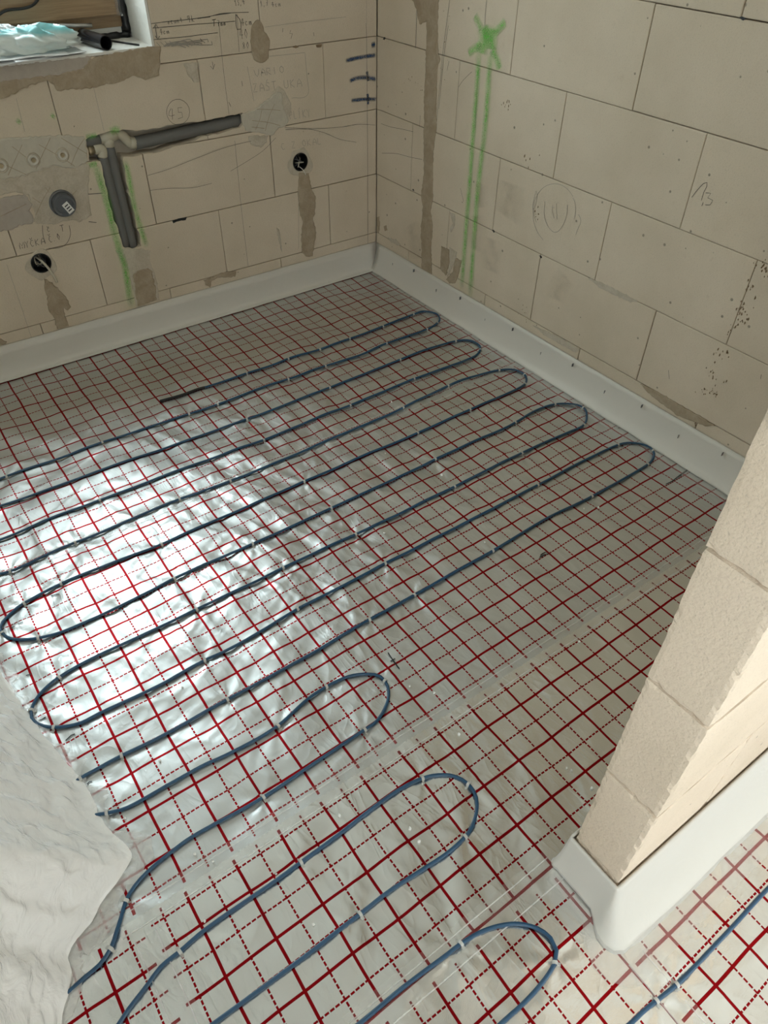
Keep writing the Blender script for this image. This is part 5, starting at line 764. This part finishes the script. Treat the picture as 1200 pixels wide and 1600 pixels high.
def foil(name,x0,x1,y0,y1,phx,phy,label,z=0.0,step=.0065,mat='foil'):
    nx=int((x1-x0)/step)+1; ny=int((y1-y0)/step)+1
    X,Y=np.meshgrid(np.linspace(x0,x1,nx),np.linspace(y0,y1,ny)); Xf,Yf=X.ravel(),Y.ravel()
    Zf=height(Xf,Yf)+z
    idx=np.arange(nx*ny).reshape(ny,nx)
    F=np.stack([idx[:-1,:-1],idx[:-1,1:],idx[1:,1:],idx[1:,:-1]],-1).reshape(-1,4)
    m=bpy.data.meshes.new(name); m.vertices.add(len(Xf)); m.vertices.foreach_set('co',np.stack([Xf,Yf,Zf],1).ravel())
    m.loops.add(F.size); m.loops.foreach_set('vertex_index',F.ravel()); m.polygons.add(len(F)); m.polygons.foreach_set('loop_start',np.arange(0,F.size,4)); m.polygons.foreach_set('loop_total',np.full(len(F),4))
    m.update(); m.polygons.foreach_set('use_smooth',np.ones(len(F),bool))
    wob=.0016
    if y1==-1.0: phx=np.interp(Xf,[-1.8,-1.2,-.85],[-.067,-.0663,-.0725]); phy=np.interp(Xf,[-1.5,-.9],[phy-.003,phy])
    U=Xf-phx+wob*pn(Xf/.11,Yf/.13,21)*1.2; Vv=Yf-phy+wob*pn(Xf/.12,Yf/.1,22)*1.2
    g=m.uv_layers.new(name='grid'); g.data.foreach_set('uv',np.stack([U,Vv],1)[F.ravel()].ravel())
    e=np.minimum(np.minimum(Xf-x0,x1-Xf),np.minimum(Yf-y0,y1-Yf)); ed=m.uv_layers.new(name='edge'); ed.data.foreach_set('uv',np.stack([e,e],1)[F.ravel()].ravel())
    m.materials.append(M[mat]); m.validate()
    o=bpy.data.objects.new(name,m); C.objects.link(o); tag(o,label,'foil sheet','foil sheets with red grid'); return o
foil('foil_sheet',XL+.01,-.012,-1.002,-.006,-.0665,-.0390,'silver foil sheet with red grid along the back wall, under the window')
foil('foil_sheet',XL+.01,-.012,-2.024,-1.000,-.0725,-.0420,'large silver foil sheet with red grid in the middle of the room')
foil('foil_sheet',-1.958,-.012,-2.412,-2.022,-.0738,-.0010,'narrow silver foil sheet with red grid before the doorway, ending at the partition',mat='foil_smooth')
foil('foil_sheet',XL+.01,-1.956,-3.1,-2.022,-.0400,-.0130,'foil strip with red grid at the lower left, partly below the plastic sheet',.0003,mat='foil_smooth')
foil('foil_sheet',-1.960,-1.262,-3.3,-2.410,-.0850,-.0085,'foil sheet with red grid in the doorway, by the hooked end of the blue cable',.0002,mat='foil_smooth')
foil('foil_sheet',-1.285,-.2,-3.3,-2.520,-.0868,-.0095,'foil sheet with red grid in the hall, right of the doorway',.0012,mat='foil_smooth')
# hall floor beyond
# ---- clear tape over the seams
def tape(x0,y0,x1,y1,w,label,z=.0016):
    n=int(math.hypot(x1-x0,y1-y0)/.02)+2; d=Vector((x1-x0,y1-y0)).normalized(); nr=Vector((-d.y,d.x))
    rows=[]
    ts=np.linspace(0,1,n); 
    for j in range(5):
        o=(j/4-.5)*w; xs=x0+(x1-x0)*ts+nr.x*o; ys=y0+(y1-y0)*ts+nr.y*o
        hz=height(xs.copy(),ys.copy()); wr=.0008*pn(ts*n*.9,np.full(n,j*1.3),31)
        rows.append([(a,b,c+z+abs(q)) for a,b,c,q in zip(xs,ys,hz,wr)])
    o=loft('seam_tape',rows,M['cleartape']); tag(o,label,'tape','clear tape over foil seams'); nb=o
    for j in (0,3):
        a=rows[j]; bd=loft('tape_edge',[a,[(p[0]+nr.x*.0022,p[1]+nr.y*.0022,p[2]+.0006) for p in a]],M['bead'],nb)
    return o
tape(XL+.05,-1.002,-.06,-1.0,.05,'clear crinkled tape over the far seam below the window')
tape(-2.0,-2.018,-.03,-2.022,.05,'clear tape over the long middle seam running to the partition')
tape(-1.93,-2.40,-1.27,-2.40,.06,'clear tape across the doorway seam beside the partition foot')
tape(-1.958,-2.06,-1.955,-2.9,.05,'clear tape on the short seam at the lower left')
tape(-1.262,-2.60,-1.262,-3.2,.05,'clear tape on the seam between doorway and hall')

# ------------------------------------------------------------------ edge strips
def strip(name,rows,mat,label):
    t=empty(name,rows[0][0]); tag(t,label,'edge strip','white edge insulation strips')
    o=loft('foam_strip',rows,mat); md=o.modifiers.new('thick','SOLIDIFY'); md.thickness=.004; md.offset=-1; put(o,t); return t
def wob(i,a,s): return a*float(pn(np.array([i*.37]),np.array([s*3.1]))[0])
n=60
prof=[(.001,.116),(.009,.1175),(.0095,.09),(.010,.05),(.013,.022),(.019,.007),(.030,.0035),(.042,.003)]
xs=[XL+.01+(-.010-XL-.01)*i/n for i in range(n+1)]
rows=[[(x,-(d+wob(i,.002 if z<.1 else .0008,k)),z+wob(i,.0012,k+5)) for i,x in enumerate(xs)] for k,(d,z) in enumerate(prof)]
st=strip('edge_strip',rows,M['strip'],'white foam edge strip along the foot of the back wall')
prof=[(.001,.117),(.009,.1185),(.010,.10),(.014,.072),(.021,.045),(.031,.022),(.041,.009),(.050,.004)]
ys=[-.012+(PY0+.01+.012)*i/n for i in range(n+1)]
rows=[[(-(d+wob(i,.003 if z<.1 else .0008,k+20)),y,z+wob(i,.0012,k+25)) for i,y in enumerate(ys)] for k,(d,z) in enumerate(prof)]
rows=[list(reversed(r)) for r in rows]
st=strip('edge_strip',rows,M['strip'],'white foam edge strip along the foot of the right wall')
rows=[[(-(.046+.045*k/4+wob(i,.010*k/4,40+k)),y,.0045+.0012*(k%2)+hz_at(-.06,y)*.6+wob(i,.0015,47+k)) for i,y in enumerate(ys)] for k in range(5)]
put(loft('film_apron',rows,M['apron']),st)
# staples pushed through the strips
for i in range(13):
    y=-.15-.155*i; o=boxes('staple',[(-.0165-.004*(i%2),-.0125,y,y+.0012,.062+.03*(i%2),.074+.03*(i%2))],M['greypvc']); put(o,st)
# round the end of the partition
path=[]
for k in range(22): path.append((.15-(.15-PX)*k/21,PY1,0,-1))            # front face, towards the end
for a in range(1,6):
    t=math.radians(90*a/6); path.append((PX,PY1,-math.sin(t),-math.cos(t)))
for k in range(1,7): path.append((PX,PY1+(PY0-PY1)*k/7,-1,0))
for a in range(0,6):
    t=math.radians(90*a/5); path.append((PX,PY0,-math.cos(t),math.sin(t)))
for k in range(1,14): path.append((PX+(.0-PX-.02)*k/13,PY0,0,1))
def flare(nx,ny,q):
    f=max(0,-ny); b=max(0,ny); s=max(0,-nx)
    return (.006+ (.070*f+.010*s+.012*b)*q)
rows=[]
prof=[(0,.126,-.9),(0,.128,0),(.05,.118,0),(.14,.095,0),(.26,.07,0),(.42,.045,0),(.62,.024,0),(.85,.009,0),(1.0,.0035,0)]
for k,(q,z,inn) in enumerate(prof):
    r=[]
    for i,(x,y,nx,ny) in enumerate(path):
        d=.001 if inn else flare(nx,ny,q)
        r.append((x+nx*d,y+ny*d,z+wob(i,.003*q,60+k)))
    rows.append(r)
st=strip('edge_strip',rows,M['strip'],'white foam edge strip wrapped round the foot of the partition end')
rows=[]
for k in range(5):
    r=[]
    for i,(x,y,nx,ny) in enumerate(path):
        if ny>.3: continue
        d=flare(nx,ny,1.0)-.006+(.05*max(0,-ny)+.03*max(0,-nx))*k/4
        r.append((x+nx*d,y+ny*d,.0055+.001*(k%2)+abs(wob(i*2,.005,70+k))*(1-k/6)))
    rows.append(r)
put(loft('film_apron',rows,M['apron']),st)

# ------------------------------------------------------------------ heating cable and its ties
CR=.0038
def cable_pts(P):
    q=catmull([Vector((x,y,0)) for x,y in P],.011)
    h=height(np.array([p.x for p in q]),np.array([p.y for p in q]))
    h=np.convolve(np.pad(h,4,'edge'),np.ones(9)/9,'valid')
    return [(p.x,p.y,float(z)+CR+.0010) for p,z in zip(q,h)]
pts=cable_pts(D['cable'])
cab=empty('heating_cable',pts[0]); tag(cab,'long blue heating cable laid in loops over the foil','cable')
nb=next(i for i,p in enumerate(pts) if p[0]>-1.105)
put(tube('end_sleeve',pts[:nb+1],CR*1.25,M['cableend'],None,8),cab)
put(tube('cable_sheath',pts[nb:],CR,M['cable'],None,8),cab)
pts2=cable_pts(D['cable_hall'])
o=tube('heating_cable',pts2,CR,M['cable'],None,8); tag(o,'blue heating cable crossing the hall foil at the lower right','cable')
# ties
allp=pts+pts2; AP=np.array(allp)
def tie_mesh():
    V=[];F=[]; r=CR+.0011; k=9; w=.003
    for i in range(k+1):
        a=math.radians(-40+260*i/k)
        for rr in (r,r+.0009):
            for s in (-1,1): V.append((s*w,rr*math.cos(a),rr*math.sin(a)))
    for i in range(k):
        b=4*i
        F+=[(b,b+1,b+5,b+4),(b+2,b+6,b+7,b+3),(b,b+4,b+6,b+2),(b+1,b+3,b+7,b+5)]
    n=len(V); V+=boxv(-.003,.003,r-.001,r+.006,-.006,-.0035)+boxv(-.0022,.0022,-r-.006,-r+.001,-.006,-.004)
    for t in (0,8): F+=[tuple(i+n+t for i in f) for f in BOXF]
    m=bpy.data.meshes.new('cable_tie'); m.from_pydata(V,[],F); m.materials.append(M['tie']); return m
tm=tie_mesh()
RUNS=[-.487,-.606,-.742,-.872,-1.0,-1.139,-1.287,-1.421,-1.568,-1.699,-1.81,-1.955,-2.115,-2.258,-2.402]
ORD=['first','second','third','fourth','fifth','sixth','seventh','eighth','ninth','tenth','eleventh','twelfth','thirteenth','fourteenth','fifteenth']
def tie_labels(cl):
    out={}; run={}
    for i,(x,y) in enumerate(cl):
        if y<-2.6: out[i]='clear tie on the hall cable, '+('left one of the two' if x<-1.27 else 'right one of the two'); continue
        k=min(range(len(RUNS)),key=lambda q:abs(RUNS[q]-y))
        if abs(RUNS[k]-y)<.032 and -1.97<x<-.1 and not(y<-1.75 and x>-1.32): run.setdefault(k,[]).append((x,i))
        else:
            k=max(q for q in range(len(RUNS)) if RUNS[q]>=y-.02); side='right' if x>-1.45 else 'left'
            n='%s bend after the %s cable run from the back wall'%(side,ORD[k]); out[i]='clear tie on the '+n
    for k,l in run.items():
        l.sort()
        for m,(x,i) in enumerate(l): out[i]='clear tie on the %s cable run from the back wall, %s'%(ORD[k],'its only one' if len(l)==1 else ORD[m]+' from the left')
    seen={}
    for i in sorted(out):
        seen.setdefault(out[i],[]).append(i)
    for lab,ids in seen.items():
        if len(ids)>1:
            ids.sort(key=lambda i:-cl[i][1])
            for m,i in enumerate(ids): out[i]=lab+', '+('far one' if m==0 else 'near one' if m==len(ids)-1 else 'middle one')
    return out
TL=tie_labels(D['clips'])
for ci,(x,y) in enumerate(D['clips']):
    j=int(np.argmin((AP[:,0]-x)**2+(AP[:,1]-y)**2)); a=Vector(allp[max(j-2,0)]); b=Vector(allp[min(j+2,len(allp)-1)]); d=b-a
    o=bpy.data.objects.new('cable_tie',tm); C.objects.link(o); o.location=allp[j]; o.rotation_euler=(0,0,math.atan2(d.y,d.x)+random.choice((0,math.pi))+random.uniform(-.2,.2))
    tag(o,TL[ci],'cable tie','cable ties along the heating cable')
# pen marks on the foil
V=[];F=[]
for s in D['pen']:
    v,f,_=ribbon('pen',lambda a,b,h:(a,b,hz_at(a,b)+h),s,.0028,None,None,.002); n=len(V); V+=v; F+=[tuple(i+n for i in q) for q in f]
o=mesh('pen_scribble',V,F,M['black']); tag(o,'short black marker scribbles on the foil','pen marks',kind='stuff')
# foam crumbs
rc=random.Random(4)
for x,y in D['crumbs']:
    bm=bmesh.new(); bmesh.ops.create_icosphere(bm,subdivisions=1,radius=rc.uniform(.0022,.0042))
    for v in bm.verts: v.co*=rc.uniform(.7,1.25)
    m=bpy.data.meshes.new('foam_crumb'); bm.to_mesh(m); bm.free(); m.materials.append(M['foam_bead'])
    o=bpy.data.objects.new('foam_crumb',m); C.objects.link(o); o.location=(x,y,hz_at(x,y)+.0025); tag(o,'tiny white foam crumb lying on the foil','crumb','foam crumbs on the foil')

# ------------------------------------------------------------------ plastic sheet hanging over the left wall foot
base=catmull([Vector((x,y,0)) for x,y in D['sheet']],.008)
nb_=len(base); K=64; rows=[]
bx=np.array([p.x for p in base]); by=np.array([p.y for p in base]); s=np.cumsum(np.r_[0,np.hypot(np.diff(bx),np.diff(by))])
hf=height(bx.copy(),by.copy())
rg=np.random.RandomState(5)
for k in range(K+1):
    t=k/K
    # up the wall: x goes to the wall quickly, z rises; the crest leans in a little
    tx=XL+.015; ty=by*.86-.30+.02
    cx=bx+(tx-bx)*(t**.85); cy=by+(ty-by)*t*.75
    cz=.004+hf+.62*t**1.25
    amp=.0090*min(1,t*9)*(1-.3*t)
    wr=amp*(.7*pn(s/.07,np.full(nb_,t*6.0),41)+.8*(1-2*np.abs(pn(s/.05+t*3,np.full(nb_,t*9.0)-s/.09,42)))-.3+.55*(1-2*np.abs(pn(s/.028+t*5,np.full(nb_,t*16)+s/.05,43))))
    frg=(.006*pn(s/.012,np.zeros(nb_),44) if k==0 else 0)
    rows.append([(max(float(a+q*.8+f),XL+.004),float(b+q*.25),max(float(c+abs(q)*.5*(t>0)),.004)) for a,b,c,q,f in zip(cx,cy,cz,wr,np.broadcast_to(frg,(nb_,)))])
fr_rows=[]
ox=np.gradient(by); oy=-np.gradient(bx); ln=np.hypot(ox,oy)+1e-9; ox,oy=ox/ln,oy/ln
sg=1.0 if np.mean(ox)>0 else -1.0
tear=np.clip(.012+.020*pn(s/.045,np.zeros(nb_),51)+.012*pn(s/.014,np.zeros(nb_),52)+.022*np.exp(-((by+1.95)/.12)**2),.002,.06)
for k in range(6):
    d=tear*k/5*sg; X_=bx+ox*d; Y_=by+oy*d; Hh=height(X_.copy(),Y_.copy())
    fr_rows.append([(float(a),float(b),float(c)+.0042+.0035*abs(float(q))*(1-k/7)) for a,b,c,q in zip(X_,Y_,Hh,pn(s/.03,np.full(nb_,k*.8),53))])
o=loft('plastic_sheet',rows,M['sheet']); put(loft('torn_edge',fr_rows,M['torn']),o); md=o.modifiers.new('sub','SUBSURF'); md.levels=1; md.render_levels=1
tag(o,'milky wrinkled plastic sheet hanging over the wall foot, lower left','plastic sheet')
